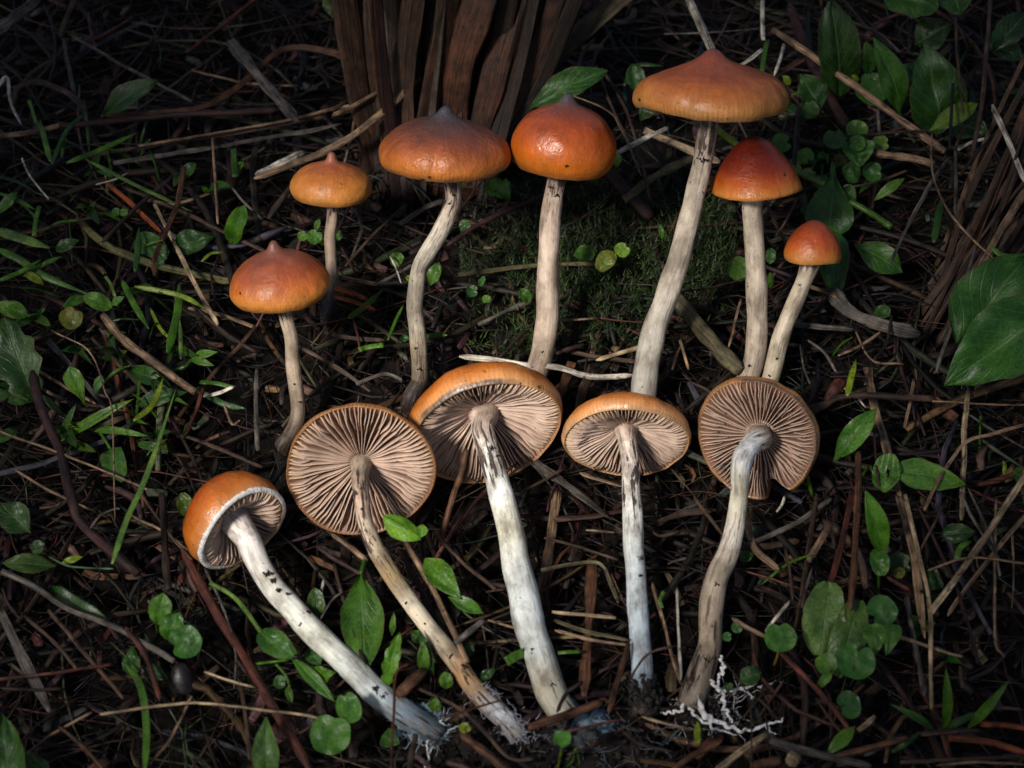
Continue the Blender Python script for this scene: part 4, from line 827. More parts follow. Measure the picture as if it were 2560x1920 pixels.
 ('s', 'straw', 40, 14, [(1975, 1912), (1985, 1893), (1990, 1884)], 'cut stub of a thick straw-coloured stem lying below the mycelium strands'), ('w', 'chestnut', 26, 11, [(1880, 1915), (1920, 1905), (1955, 1900)]), ('t', 'grey', 12, 11, [(2160, 1890), (2200, 1870), (2255, 1835)]), ('s', 'brown', 9, 10, [(1700, 1330), (1650, 1340), (1620, 1320)]), ('r', 'brown', 22, 8, [(1640, 1310), (1700, 1285), (1790, 1275)]),
 ('s', 'brown', 12, 12, [(1735, 1240), (1770, 1290), (1810, 1340)]), ('t', 'pale', 8, 14, [(1942, 1280), (1955, 1262), (1962, 1240)]), ('s', 'tan', 13, 13, [(1830, 1545), (1870, 1570), (1915, 1592)]), ('t', 'grey', 8, 13, [(2005, 1520), (2015, 1470), (2030, 1420)]), ('s', 'grey', 9, 13, [(2400, 1230), (2440, 1310), (2500, 1400)]), ('s', 'brown', 9, 14, [(2360, 1260), (2330, 1320), (2295, 1385)]),
 ('t', 'tan', 9, 12, [(2530, 1330), (2535, 1420), (2530, 1520)]), ('t', 'tan', 10, 11, [(2400, 1665), (2405, 1710), (2408, 1720)]), ('s', 'dark', 12, 9, [(2540, 1600), (2480, 1670), (2420, 1700)]), ('t', 'brown', 9, 12, [(2450, 1780), (2500, 1770), (2560, 1775)]), ('t', 'brown', 9, 11, [(2040, 1745), (2070, 1790), (2110, 1840)]), ('t', 'brown', 12, 10, [(2520, 1480), (2560, 1530), (2575, 1550)]),
 ('t', 'grey', 7, 13, [(1720, 1395), (1690, 1402), (1670, 1410)]), ('t', 'brown', 8, 12, [(1960, 1700), (1930, 1745), (1900, 1790)]), ('s', 'brown', 9, 13, [(1895, 1745), (1920, 1770), (1945, 1800)]),
 # living grass
 ('g', 'green', 11, 18, [(90, 306), (82, 280), (72, 250)]), ('g', 'green', 15, 18, [(127, 404), (112, 350), (100, 300)]), ('g', 'green', 13, 17, [(165, 408), (252, 374), (346, 330)]), ('g', 'pgreen', 11, 14, [(214, 398), (350, 468), (482, 530)]), ('g', 'dgreen', 11, 14, [(-5, 440), (45, 455), (92, 482)]), ('g', 'green', 10, 14, [(-5, 482), (45, 500), (88, 524)]),
 ('g', 'dgreen', 12, 20, [(130, 410), (165, 330), (215, 280)]), ('g', 'green', 12, 14, [(85, 590), (90, 550), (98, 515)]), ('g', 'pgreen', 26, 13, [(-10, 575), (50, 595), (125, 620)]), ('g', 'green', 20, 14, [(-8, 620), (50, 650), (110, 690), (222, 736)]), ('g', 'green', 12, 17, [(-5, 703), (50, 680), (104, 648)]), ('g', 'green', 13, 15, [(60, 690), (110, 660), (158, 640)]),
 ('g', 'dgreen', 15, 14, [(338, 680), (345, 620), (348, 568)]), ('g', 'ygreen', 9, 17, [(503, 654), (529, 633), (563, 631)]), ('g', 'dgreen', 17, 15, [(588, 442), (586, 405), (584, 372)]), ('g', 'green', 17, 14, [(305, 700), (335, 760), (372, 822)]), ('g', 'ygreen', 14, 17, [(336, 716), (448, 738), (515, 772)], 'bright yellow-green grass blade arching beside the nippled cap'),
 ('g', 'green', 22, 15, [(419, 882), (444, 783), (449, 706)]), ('g', 'pgreen', 11, 16, [(452, 898), (452, 850), (450, 800)]), ('g', 'ygreen', 17, 18, [(334, 1052), (382, 1011), (408, 944)]), ('g', 'pgreen', 20, 24, [(280, 1410), (317, 1300), (366, 1190), (441, 970)], 'long straight pale green grass blade standing apart beyond the veiled cap'),
 ('g', 'ygreen', 10, 13, [(375, 770), (400, 820), (428, 850)]), ('g', 'dgreen', 17, 12, [(505, 980), (560, 1010), (615, 1022)]), ('g', 'green', 12, 12, [(500, 955), (540, 958), (580, 968)]), ('g', 'green', 15, 12, [(898, 874), (930, 866), (962, 862)]), ('g', 'green', 17, 13, [(870, 796), (910, 768), (957, 724)]), ('g', 'green', 9, 14, [(970, 850), (990, 800), (1010, 760)]),
 ('g', 'green', 15, 11, [(1055, 845), (1090, 838), (1118, 838)]), ('g', 'green', 26, 12, [(1265, 1655), (1290, 1640), (1315, 1630)]), ('g', 'green', 10, 12, [(1395, 1632), (1420, 1630), (1452, 1629)]), ('g', 'green', 22, 13, [(362, 1930), (366, 1815), (350, 1713), (308, 1654)], 'tall green grass blade bending over beneath the dark bell cap'),
 ('g', 'dgreen', 38, 9, [(130, 1470), (200, 1515), (272, 1552)]), ('g', 'green', 15, 18, [(2105, 205), (2040, 218), (1978, 238)]), ('g', 'dgreen', 20, 18, [(2335, 606), (2344, 550), (2354, 494)]), ('g', 'ygreen', 17, 18, [(2118, 990), (2128, 945), (2140, 898)]), ('g', 'green', 17, 15, [(2392, 1400), (2400, 1370), (2424, 1352)]), ('g', 'ygreen', 10, 14, [(2509, 1185), (2512, 1165), (2508, 1152)]),
 ('g', 'dgreen', 30, 34, [(2570, 40), (2510, 75), (2470, 110)]), ('g', 'green', 16, 30, [(2570, 640), (2510, 640), (2470, 610)]), ('g', 'green', 13, 20, [(1905, 180), (1912, 130), (1918, 100)]), ('g', 'dgreen', 12, 22, [(1560, 215), (1590, 165), (1660, 165)]), ('g', 'pgreen', 11, 13, [(1655, 1520), (1650, 1500), (1660, 1478)]), ('g', 'ygreen', 20, 14, [(1745, 1860), (1743, 1835), (1744, 1802)]),
 ('g', 'dgreen', 16, 12, [(2230, 1880), (2270, 1855), (2300, 1830)]), ('p', 'pgreen', 14, 12, [(525, 1457), (590, 1497), (651, 1579), (660, 1595)], 'pale green petiole trailing from the torn curled leaf'), ('p', 'green', 12, 10, [(420, 930), (460, 918), (482, 898)]), ('p', 'green', 8, 10, [(640, 1660), (680, 1655), (720, 1650)]), ('p', 'green', 8, 10, [(690, 1660), (715, 1690), (725, 1720)]),
])
# ------------------------------------------------------------------ leaves
PROF = {'ovate': [(0, .10), (.1, .55), (.25, .9), (.42, 1), (.6, .88), (.8, .52), (.93, .2), (1, .02)],
        'lance': [(0, .07), (.08, .24), (.2, .6), (.35, .92), (.5, 1), (.65, .91), (.8, .64), (.92, .3), (1, .02)],
        'spat': [(0, .07), (.25, .16), (.45, .5), (.65, .92), (.8, 1), (.92, .72), (1, .1)],
        'oval': [(0, .15), (.1, .6), (.3, .95), (.5, 1), (.7, .95), (.9, .6), (1, .1)],
        'jag': [(0, .2), (.15, .7), (.22, .55), (.4, 1), (.48, .8), (.65, .9), (.72, .6), (.88, .45), (1, .03)],
        'torn': [(0, .25), (.08, .6), (.3, .9), (.55, 1), (.8, .8), (.95, .45), (1, .3)],
        'heart': [(0, .55), (.08, .9), (.25, 1), (.5, .85), (.75, .5), (.9, .22), (1, .02)]}
def interp(st, t):
    for k, ((a, x), (b, y)) in enumerate(zip(st, st[1:])):
        if t <= b:
            x0 = st[k - 1] if k else (a - (b - a), x - (y - x)); y1 = st[k + 2] if k + 2 < len(st) else (b + (b - a), y + (y - x) * .5)
            m0 = (y - x0[1]) / (b - x0[0]) * (b - a); m1 = (y1[1] - x) / (y1[0] - a) * (b - a); f = (t - a) / (b - a)
            return max(.01, (2 * f ** 3 - 3 * f * f + 1) * x + (f ** 3 - 2 * f * f + f) * m0 + (3 * f * f - 2 * f ** 3) * y + (f ** 3 - f * f) * m1)
    return st[-1][1]
def blade_mesh(mb, B, T, w, shape, col, fold=.15, arch=.13, roll=0.0, seed=0, col2=None, hole=None, asym=0.0, wav=.16):
    ax = T - B; ln = ax.length; t = ax / ln
    nrm = (TOC * .8 + Vector((0, 0, 1)) * .5).normalized()
    s = t.cross(nrm).normalized(); u = s.cross(t)
    s, u = s * math.cos(roll) + u * math.sin(roll), u * math.cos(roll) - s * math.sin(roll)
    nu, nv = 18, 10; vs_, fs, cs, lv = [], [], [], []
    for i in range(nu + 1):
        a = i / nu; wd = interp(PROF[shape], a) * w / 2
        for j in range(nv + 1):
            v = 2 * j / nv - 1
            k = wd * (1 + (asym if v > 0 else -asym)) * (1 + .10 * noise.noise(Vector((a * 5, seed, v * .4))) + .05 * noise.noise(Vector((a * 14, seed, 2 if v > 0 else 7))))
            z = abs(v) * wd * fold * 2 - fold * wd + math.sin(a * math.pi) * arch * ln + wav * w * noise.noise(Vector((a * 3.5, v * 1.6, seed)))
            p = B + t * (ln * a + .02 * ln * noise.noise(Vector((a * 4, v * 2, seed + 3)))) + s * (v * k) + u * z
            vs_.append(p)
            c = mix3(col, col2, max(0, min(1, (a - .3) * 1.2 + .4 * noise.noise(Vector((a * 3, v * 2, seed + 8)))))) if col2 else col
            cs.append(c); lv.append((a, v, 1.0))
    for i in range(nu):
        for j in range(nv):
            if hole and (i, j) in hole: continue
            o = i * (nv + 1) + j; fs.append((o, o + 1, o + nv + 2, o + nv + 1))
    mb.add(vs_, fs, col=cs, lv=lv)
def round_mesh(mb, C, r, ang, col, notch=.35, cup=.12, tilt=None, seed=0, sx=1.0, lob=.02, nl=3):
    """a round or kidney-shaped leaf with a notch where the stalk joins, ang = image angle of the notch"""
    nrm = (TOC * .75 + Vector((0, 0, 1)) * .5 + (tilt or Vector((0, 0, 0)))).normalized()
    s = (RT - nrm * RT.dot(nrm)).normalized(); u = nrm.cross(s)
    nt, nr = 40, 6; vs_, fs, cs, lv = [C - nrm * (cup * r * .6)], [], [col], [(0, .5, .4)]
    for k in range(1, nr + 1):
        for i in range(nt):
            th = 2 * math.pi * i / nt; d = (th + math.pi) % (2 * math.pi) - math.pi
            rr = r * (1 - notch * math.exp(-(d / .32) ** 2) + lob * math.cos(nl * th) + .06 * noise.noise(Vector((math.cos(th) * 1.6, math.sin(th) * 1.6, seed)))) * k / nr
            x, y = rr * math.cos(th), rr * math.sin(th) * sx
            ca, sa = math.cos(ang), math.sin(ang)
            z = cup * r * ((k / nr) ** 2 - .6) + .13 * r * noise.noise(Vector((x / r * 1.7, y / r * 1.7, seed + 5)))
            vs_.append(C + s * (x * ca - y * sa) + u * (x * sa + y * ca) + nrm * z); cs.append(col); lv.append((0, .03 + .9 * abs(math.sin(th * 3.5)) * (k / nr) ** .7, .4))
    for i in range(nt): fs.append((0, 1 + i, 1 + (i + 1) % nt))
    for k in range(nr - 1):
        for i in range(nt):
            a, b = 1 + k * nt + i, 1 + k * nt + (i + 1) % nt; fs.append((a, a + nt, b + nt, b))
    mb.add(vs_, fs, col=cs, lv=lv)
def stalk_mesh(mb, pts, w, col, seed=0):
    n = 4 * len(pts); q = catmull(pts, n); path = [Vector(p) for p in q]
    sweep(mb, path, [w * (1 - .3 * i / n) for i in range(n)], [col] * n, .9, 6, seed=seed)
    mb.a['lv'] = mb.a.get('lv', []); mb.a['lv'] += [(.1, .5, 0)] * (len(mb.v) - len(mb.a['lv']))
def plant(name, label, leaves, cat='plant', stalks=()):
    """leaves: ('shape', base, tip, width, h_base, h_tip, colour, {...}) or ('round', centre, radius, angle, h, colour, {...}), in photograph pixels and mm"""
    f = leaves[0]; b0 = f[1]
    loc = P(b0[0], b0[1], .003); root = empty(name, loc); sd = R_.random() * 40
    for l in leaves:
        sd += 1.7; mb = MB(); kw = dict(l[-1]); pw = kw.pop('petiole', None)
        c = PAL[l[-2]] if isinstance(l[-2], str) else l[-2]
        k = R_.uniform(.85, 1.15); c = tuple(x * k for x in c)
        if l[0] == 'round':
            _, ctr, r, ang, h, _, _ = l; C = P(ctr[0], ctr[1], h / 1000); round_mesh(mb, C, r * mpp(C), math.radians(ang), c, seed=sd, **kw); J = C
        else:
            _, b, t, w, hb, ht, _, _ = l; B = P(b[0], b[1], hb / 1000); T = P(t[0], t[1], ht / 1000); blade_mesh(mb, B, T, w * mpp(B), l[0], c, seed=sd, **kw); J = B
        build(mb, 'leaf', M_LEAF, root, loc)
        if pw:
            m2 = MB(); g = P(pw[0], pw[1], .002); mid = (J + g) * .5 + Vector((0, 0, .003))
            stalk_mesh(m2, [tuple(g), tuple(mid), tuple(J)], (pw[2] if len(pw) > 2 else 4) * K_ * DIST, tuple(x * .9 for x in c)); build(m2, 'petiole', M_LEAF, root, loc)
    for s in stalks:
        m2 = MB(); stalk_mesh(m2, [tuple(P(x, y, h / 1000)) for x, y, h in s[0]], s[1] / 2 * K_ * DIST, PAL[s[2]]); build(m2, 'stalk', M_LEAF, root, loc)
    return tag(root, label, cat)
G, DG, YG, BG, PG = 'green', 'dgreen', 'ygreen', 'bgreen', 'pgreen'
PAL['lime'] = (.11, .25, .018); PAL['yellow'] = (.26, .25, .045); PAL['glauc'] = (.085, .16, .075); PAL['deep'] = (.012, .042, .012)
def px_plants():
    pl = plant
    # top left and left bank
    pl('broadleaf_weed', 'dark glossy leaf rising from under the reddish level stalk', [('lance', (258, 290), (395, 200), 62, 14, 24, (.012, .042, .02), dict(arch=.12, fold=.2))])
    pl('broadleaf_weed', 'dim oval leaf hanging at the top beside the tussock', [('oval', (870, -20), (836, 48), 92, 34, 30, (.035, .07, .018), dict(petiole=(840, 100)))])
    pl('broadleaf_weed', 'small bright paddle leaf standing behind the nippled cap', [('oval', (580, 608), (612, 512), 50, 8, 20, (.06, .17, .016), dict(petiole=(575, 640), fold=.12))])
    pl('weed_seedling', 'short double-leaved seedling between slanting straw and smallest cap', [('oval', (590, 440), (609, 404), 20, 10, 16, G, {}), ('lance', (588, 445), (586, 378), 17, 9, 18, DG, {})])
    pl('broadleaf_weed', 'dark lobed leaves flat in the litter beside the small paddle leaf', [('torn', (340, 600), (420, 640), 62, 9, 11, DG, {}), ('ovate', (430, 625), (535, 592), 66, 9, 11, DG, {}), ('torn', (395, 640), (400, 668), 28, 10, 8, BG, {})])
    pl('weed_seedling', 'pair of tiny round leaflets above the rust-orange needle', [('round', (290, 530), 11, 0, 12, G, {}), ('round', (309, 531), 11, 180, 12, G, {})])
    pl('broadleaf_weed', 'small dark leaf at the edge among the grass beside grey straws', [('lance', (-2, 535), (44, 480), 30, 12, 16, G, {})])
    pl('broadleaf_weed', 'pointed dull leaf lying on the left bank grass'.replace('left bank ', ''), [('ovate', (140, 628), (198, 600), 34, 11, 13, DG, {})])
    pl('broadleaf_weed', 'jagged grey-green leaf with frosted surface and torn edge', [('jag', (85, 1000), (10, 792), 128, 10, 20, (.035, .085, .04), dict(arch=.05, asym=-.1)), ('ovate', (70, 790), (-15, 760), 46, 14, 16, G, dict(petiole=(134, 828, 5)))])
    pl('broadleaf_weed', 'low dark leaves beneath the jagged grey-green leaf', [('oval', (95, 985), (20, 1005), 40, 9, 11, DG, {}), ('oval', (30, 960), (-10, 1000), 50, 8, 9, DG, {}), ('ovate', (40, 1075), (-10, 1110), 30, 8, 9, DG, {})])
    pl('broadleaf_weed', 'green weed with yellowing round leaf behind the ringed twig', [('oval', (280, 768), (206, 742), 42, 13, 16, G, dict(arch=.1)), ('lance', (278, 764), (312, 742), 20, 13, 15, G, {}), ('lance', (215, 745), (157, 768), 30, 12, 14, G, {}), ('round', (178, 795), 30, 60, 9, (.14, .15, .03), {}), ('lance', (110, 712), (52, 676), 22, 12, 16, YG, {})])
    pl('weed_rosette', 'bright weed rosette with upright spoon leaves in the grass', [
        ('spat', (222, 1030), (172, 918), 48, 10, 20, G, dict(arch=.08)), ('spat', (236, 1000), (254, 938), 22, 10, 16, BG, {}), ('lance', (150, 1105), (334, 997), 26, 9, 20, (.09, .20, .018), dict(arch=.08)), ('lance', (228, 1078), (370, 1090), 20, 10, 16, G, {}),
        ('lance', (235, 1075), (180, 1055), 14, 10, 13, G, {}), ('lance', (160, 1040), (100, 985), 18, 9, 13, DG, {}), ('oval', (276, 1122), (304, 1206), 60, 9, 13, (.05, .13, .04), dict(petiole=(235, 1085, 5))), ('lance', (155, 1105), (190, 1010), 20, 8, 18, DG, {})])
    pl('weed_seedling', 'forked seedling with two narrow leaflets above the ringed twig end', [('lance', (476, 898), (545, 880), 24, 12, 16, G, {}), ('lance', (476, 900), (535, 914), 19, 12, 14, G, {})])
    pl('broadleaf_weed', 'dark leaf pair lying against the ringed twig', [('ovate', (326, 925), (432, 972), 48, 9, 11, DG, {}), ('ovate', (342, 1012), (470, 980), 44, 9, 12, (.02, .07, .02), {}), ('torn', (345, 1110), (420, 1130), 24, 8, 9, DG, {})])
    pl('broadleaf_weed', 'dim broad leaves beneath the thick bending maroon stick', [('ovate', (75, 1330), (0, 1260), 80, 9, 10, (.02, .055, .018), {}), ('lance', (140, 1415), (5, 1408), 50, 10, 12, (.04, .085, .02), {}), ('lance', (150, 1410), (208, 1392), 18, 11, 12, YG, {}), ('round', (95, 1368), 18, 0, 9, DG, {})])
    pl('broadleaf_weed', 'large leaf rising at the edge below the wide grey dead blades', [('ovate', (30, 1990), (6, 1785), 110, 12, 20, (.028, .095, .022), {}), ('ovate', (120, 1950), (52, 1882), 62, 9, 12, DG, {})])
    pl('broadleaf_weed', 'trio of rounded leaflets by the dark bell cap', [('oval', (398, 1560), (408, 1482), 58, 16, 22, (.05, .15, .02), dict(petiole=(395, 1590))), ('oval', (420, 1600), (445, 1530), 58, 14, 20, (.04, .13, .022), {}), ('round', (463, 1605), 42, 200, 18, (.035, .13, .022), dict(petiole=(440, 1640)))])
    pl('broadleaf_weed', 'dark leaves half hidden under the short red stem', [('ovate', (330, 1690), (330, 1615), 46, 8, 12, DG, {}), ('ovate', (365, 1670), (420, 1700), 40, 8, 9, (.018, .06, .03), {})])
    pl('broadleaf_weed', 'yellow-green lobed leaf peeking out beside the veiled bell cap', [('torn', (470, 1290), (455, 1232), 42, 9, 13, (.06, .09, .018), {}), ('ovate', (480, 1320), (462, 1290), 30, 8, 9, DG, {})])
    pl('broadleaf_weed', 'upright two-toned leaf growing at the edge under the long straw', [('ovate', (668, 1960), (665, 1790), 68, 10, 18, (.05, .12, .045), dict(fold=.25)), ('lance', (680, 1960), (655, 1895), 50, 9, 11, G, {})])
    pl('broadleaf_weed', 'torn curled leaf on a pale petiole beneath the veiled stem', [('torn', (648, 1582), (735, 1640), 66, 14, 14, (.04, .13, .025), dict(arch=.12)), ('lance', (725, 1640), (838, 1755), 34, 12, 10, (.045, .14, .02), dict(arch=.04))])
    pl('broadleaf_weed', 'scalloped round leaves side by side under the long straw tip', [('round', (826, 1836), 52, 75, 15, (.05, .16, .025), dict(notch=.2, lob=.015, nl=7)), ('round', (872, 1768), 42, 110, 17, (.05, .16, .022), dict(sx=.75))])
    pl('weed_seedling', 'small leaflets on a thin stalk below the torn curled leaf', [('ovate', (718, 1716), (730, 1760), 20, 10, 9, G, {}), ('round', (700, 1705), 17, 0, 10, DG, {}), ('torn', (770, 1625), (800, 1660), 40, 9, 9, (.03, .10, .03), {}), ('ovate', (776, 1700), (838, 1682), 54, 9, 12, G, {})])
    pl('broadleaf_weed', 'drooping lance leaf hanging from its stalk behind the veiled stem', [('lance', (902, 1435), (912, 1688), 106, 14, 10, (.055, .15, .025), dict(petiole=(932, 1396, 7), fold=.14, arch=.04))])
    pl('broadleaf_weed', 'small grey-green oval leaf tucked behind the veiled stem', [('oval', (795, 1540), (786, 1470), 42, 10, 14, (.05, .11, .045), {})])
    pl('broadleaf_weed', 'bright folded leaf curled against the round upturned gills', [('ovate', (958, 1290), (1052, 1348), 58, 26, 26, (.10, .24, .016), dict(fold=-.35, arch=-.14)), ('lance', (1050, 1345), (1056, 1312), 34, 26, 27, (.10, .24, .016), dict(fold=.2))])
    pl('broadleaf_weed', 'broad bitten leaf between the wavy and stoutest stems', [('ovate', (1062, 1398), (1152, 1498), 66, 15, 15, (.075, .19, .024), dict(arch=.08)), ('lance', (1120, 1492), (1208, 1534), 38, 14, 12, (.06, .17, .02), {})])
    pl('weed_rosette', 'ragged bright leaves crowded beside the wavy stem', [('jag', (962, 1718), (1000, 1580), 46, 10, 18, (.08, .21, .016), {}), ('lance', (1060, 1690), (1058, 1600), 32, 9, 16, G, {}), ('lance', (1085, 1690), (1050, 1575), 26, 9, 15, DG, {}), ('lance', (980, 1590), (985, 1530), 16, 10, 15, G, {}), ('ovate', (1030, 1600), (1060, 1580), 36, 9, 11, DG, {}), ('oval', (1120, 1720), (1110, 1680), 34, 9, 12, G, {})])
    pl('broadleaf_weed', 'small leaves peeking out under the wavy stem base', [('ovate', (1085, 1780), (1090, 1740), 34, 8, 11, G, {}), ('ovate', (1160, 1640), (1185, 1610), 30, 8, 10, DG, {}), ('lance', (1200, 1700), (1238, 1672), 26, 9, 11, DG, {}), ('ovate', (955, 1840), (1000, 1860), 50, 7, 9, DG, {}), ('lance', (1145, 1815), (1178, 1825), 28, 12, 12, YG, {})])
    pl('clover_seedling', 'tiny single round leaf on a bent green stalk in black soil', [('round', (1406, 1845), 22, 90, 26, (.05, .18, .02), dict(lob=.05, nl=6))], stalks=[([(1392, 1930, 4), (1400, 1895, 14), (1408, 1850, 25)], 6, 'ygreen'), ([(1400, 1925, 3), (1430, 1905, 8), (1440, 1870, 12), (1450, 1915, 6)], 5, 'green')])
    # middle
    pl('broadleaf_weed', 'bitten bright leaf with a hole below the wide brown cap', [('jag', (1225, 455), (1272, 500), 76, 12, 13, (.07, .18, .028), dict(hole=[(8, 6), (9, 6)]))])
    pl('broadleaf_weed', 'dark lance leaf leaning out from behind the glossy orange cap', [('lance', (1325, 270), (1520, 176), 76, 22, 30, (.025, .085, .028), dict(fold=.2))])
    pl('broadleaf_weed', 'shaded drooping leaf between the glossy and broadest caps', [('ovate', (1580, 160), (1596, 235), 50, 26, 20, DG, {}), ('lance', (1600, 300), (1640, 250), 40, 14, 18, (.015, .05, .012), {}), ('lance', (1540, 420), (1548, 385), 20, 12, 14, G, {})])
    pl('weed_seedling', 'sprig of small leaves at the stem of the smallest cap', [('round', (756, 590), 13, 0, 14, G, {}), ('round', (786, 592), 20, 60, 14, (.05, .15, .03), {}), ('oval', (790, 575), (800, 548), 16, 14, 18, PG, {}), ('round', (842, 588), 14, 180, 10, G, {}), ('round', (812, 600), 16, 270, 12, YG, {})])
    pl('weed_seedling', 'tiny leaflets beside the crooked grey stem', [('torn', (985, 665), (1000, 632), 36, 12, 14, G, {}), ('lance', (1075, 715), (1098, 655), 34, 10, 14, G, {}), ('oval', (1022, 705), (1030, 690), 24, 10, 12, YG, {}), ('round', (1180, 728), 16, 0, 10, BG, {}), ('oval', (1205, 750), (1228, 748), 20, 10, 11, G, {}), ('oval', (1200, 715), (1212, 690), 16, 11, 14, BG, {}), ('ovate', (1150, 575), (1180, 555), 34, 10, 12, DG, {}), ('lance', (1000, 845), (1025, 848), 20, 9, 10, DG, {})])
    pl('weed_seedling', 'rounded leaf and yellowing leaf on the moss patch', [('torn', (1440, 628), (1486, 642), 44, 14, 15, (.06, .18, .03), {}), ('torn', (1495, 675), (1535, 630), 48, 14, 16, (.13, .16, .045), {}), ('round', (1555, 625), 20, 40, 15, (.09, .18, .022), {}), ('lance', (1655, 600), (1650, 560), 14, 12, 16, G, {})])
    pl('weed_seedling', 'pointed leaflet touching the thick pinkish stem', [('oval', (1322, 755), (1302, 722), 28, 12, 15, G, {})])
    pl('weed_seedling', 'round leaves beside the tall cream stem', [('round', (1848, 672), 28, 0, 13, G, dict(sx=1.2)), ('oval', (1925, 720), (1925, 680), 18, 12, 16, G, {}), ('oval', (1925, 660), (1928, 620), 26, 10, 12, DG, {})])
    # top right weeds
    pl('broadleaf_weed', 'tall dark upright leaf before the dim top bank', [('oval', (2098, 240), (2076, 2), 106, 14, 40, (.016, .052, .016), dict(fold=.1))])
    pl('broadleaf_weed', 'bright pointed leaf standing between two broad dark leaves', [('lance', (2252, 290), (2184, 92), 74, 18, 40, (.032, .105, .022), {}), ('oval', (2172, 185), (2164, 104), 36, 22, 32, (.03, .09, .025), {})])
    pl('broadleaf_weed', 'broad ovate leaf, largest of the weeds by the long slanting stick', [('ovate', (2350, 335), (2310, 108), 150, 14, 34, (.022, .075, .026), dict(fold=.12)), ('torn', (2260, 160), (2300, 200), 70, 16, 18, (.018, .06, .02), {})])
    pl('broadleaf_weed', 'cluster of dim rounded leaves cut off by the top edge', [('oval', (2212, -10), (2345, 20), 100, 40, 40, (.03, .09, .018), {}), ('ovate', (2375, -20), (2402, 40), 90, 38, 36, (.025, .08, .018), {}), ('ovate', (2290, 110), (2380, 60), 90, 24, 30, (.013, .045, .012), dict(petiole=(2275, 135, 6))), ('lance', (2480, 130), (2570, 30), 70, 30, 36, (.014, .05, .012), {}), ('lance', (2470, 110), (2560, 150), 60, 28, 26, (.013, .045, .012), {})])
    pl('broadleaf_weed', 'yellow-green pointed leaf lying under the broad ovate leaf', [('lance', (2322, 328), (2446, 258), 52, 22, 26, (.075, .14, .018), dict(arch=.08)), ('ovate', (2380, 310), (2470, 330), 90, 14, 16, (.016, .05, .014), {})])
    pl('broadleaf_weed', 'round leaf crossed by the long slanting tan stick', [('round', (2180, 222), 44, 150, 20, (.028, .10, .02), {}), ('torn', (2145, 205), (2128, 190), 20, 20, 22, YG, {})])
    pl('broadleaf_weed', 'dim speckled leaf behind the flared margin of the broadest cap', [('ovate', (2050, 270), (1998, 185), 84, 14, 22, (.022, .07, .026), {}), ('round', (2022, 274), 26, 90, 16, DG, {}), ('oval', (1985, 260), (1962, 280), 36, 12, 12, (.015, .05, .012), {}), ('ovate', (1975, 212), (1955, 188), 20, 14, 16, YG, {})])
    pl('chickweed', 'cluster of heart-shaped leaflets beside the dark red cap', [('round', (2086, 348), 28, 90, 22, (.032, .11, .035), {}), ('round', (2142, 326), 28, 270, 22, G, {}), ('heart', (2142, 352), (2148, 420), 84, 24, 20, (.035, .12, .03), {}), ('round', (2142, 358), 22, 180, 25, (.045, .14, .02), {}),
        ('oval', (2150, 440), (2105, 425), 56, 16, 18, (.022, .085, .016), {}), ('round', (2182, 430), 26, 0, 16, (.03, .10, .022), {}), ('round', (2202, 358), 22, 0, 20, (.07, .13, .02), {}), ('ovate', (2100, 470), (2140, 500), 46, 14, 14, (.03, .10, .02), {}), ('lance', (2185, 502), (2262, 445), 26, 14, 18, (.06, .14, .02), {})])
    pl('weed_seedling', 'small notched leaves above the dark red cap', [('round', (1954, 358), 26, 10, 14, (.035, .12, .03), dict(notch=.5)), ('round', (2014, 390), 22, 300, 14, G, dict(notch=.5)), ('round', (1988, 415), 20, 0, 12, (.12, .16, .03), {}), ('ovate', (1920, 380), (1935, 345), 40, 10, 12, DG, {})])
    pl('broadleaf_weed', 'wide spoon leaf hanging behind the tiny bell cap', [('spat', (2082, 405), (2070, 600), 122, 16, 12, (.032, .105, .026), dict(fold=.1)), ('lance', (2070, 560), (2085, 760), 80, 12, 9, (.022, .075, .02), {})])
    pl('broadleaf_weed', 'bent leaf with pale edge beside the tiny bell cap', [('lance', (2135, 612), (2256, 682), 76, 18, 13, (.035, .11, .025), dict(arch=.1)), ('oval', (2188, 775), (2225, 790), 40, 9, 10, DG, {})])
    pl('broadleaf_weed', 'paired broad leaves overlapping before the dark tussock', [('ovate', (2395, 860), (2575, 630), 190, 26, 34, (.028, .10, .028), dict(fold=.1, arch=.04)), ('ovate', (2640, 770), (2362, 962), 190, 36, 24, (.032, .115, .03), dict(fold=.16, arch=.06))])
    pl('broadleaf_weed', 'lance-shaped leaf tilted up below the level brown branch', [('lance', (2084, 1152), (2192, 1020), 60, 12, 22, (.055, .165, .022), dict(fold=.2))])
    pl('broadleaf_weed', 'light green leaf with a hole lying on straw', [('torn', (2182, 1178), (2250, 1190), 100, 16, 17, (.075, .18, .045), dict(hole=[(9, 4), (10, 4), (10, 5)], petiole=(2155, 1192, 5))), ('ovate', (2225, 1172), (2412, 1212), 78, 17, 13, (.065, .165, .045), dict(arch=.04))])
    pl('broadleaf_weed', 'upright bright leaf above the kidney-shaped leaflets', [('lance', (2206, 1392), (2164, 1225), 56, 14, 30, (.06, .18, .02), dict(fold=.2)), ('torn', (2190, 1372), (2205, 1440), 50, 16, 14, (.05, .15, .03), dict(petiole=(2195, 1500)))])
    pl('broadleaf_weed', 'pale torn leaf pierced by a straight stick', [('torn', (2075, 1455), (2050, 1640), 110, 20, 12, 'glauc', dict(asym=.1, fold=.06, arch=.03)), ('torn', (2146, 1500), (2090, 1690), 90, 17, 10, (.075, .15, .055), dict(fold=.05))])
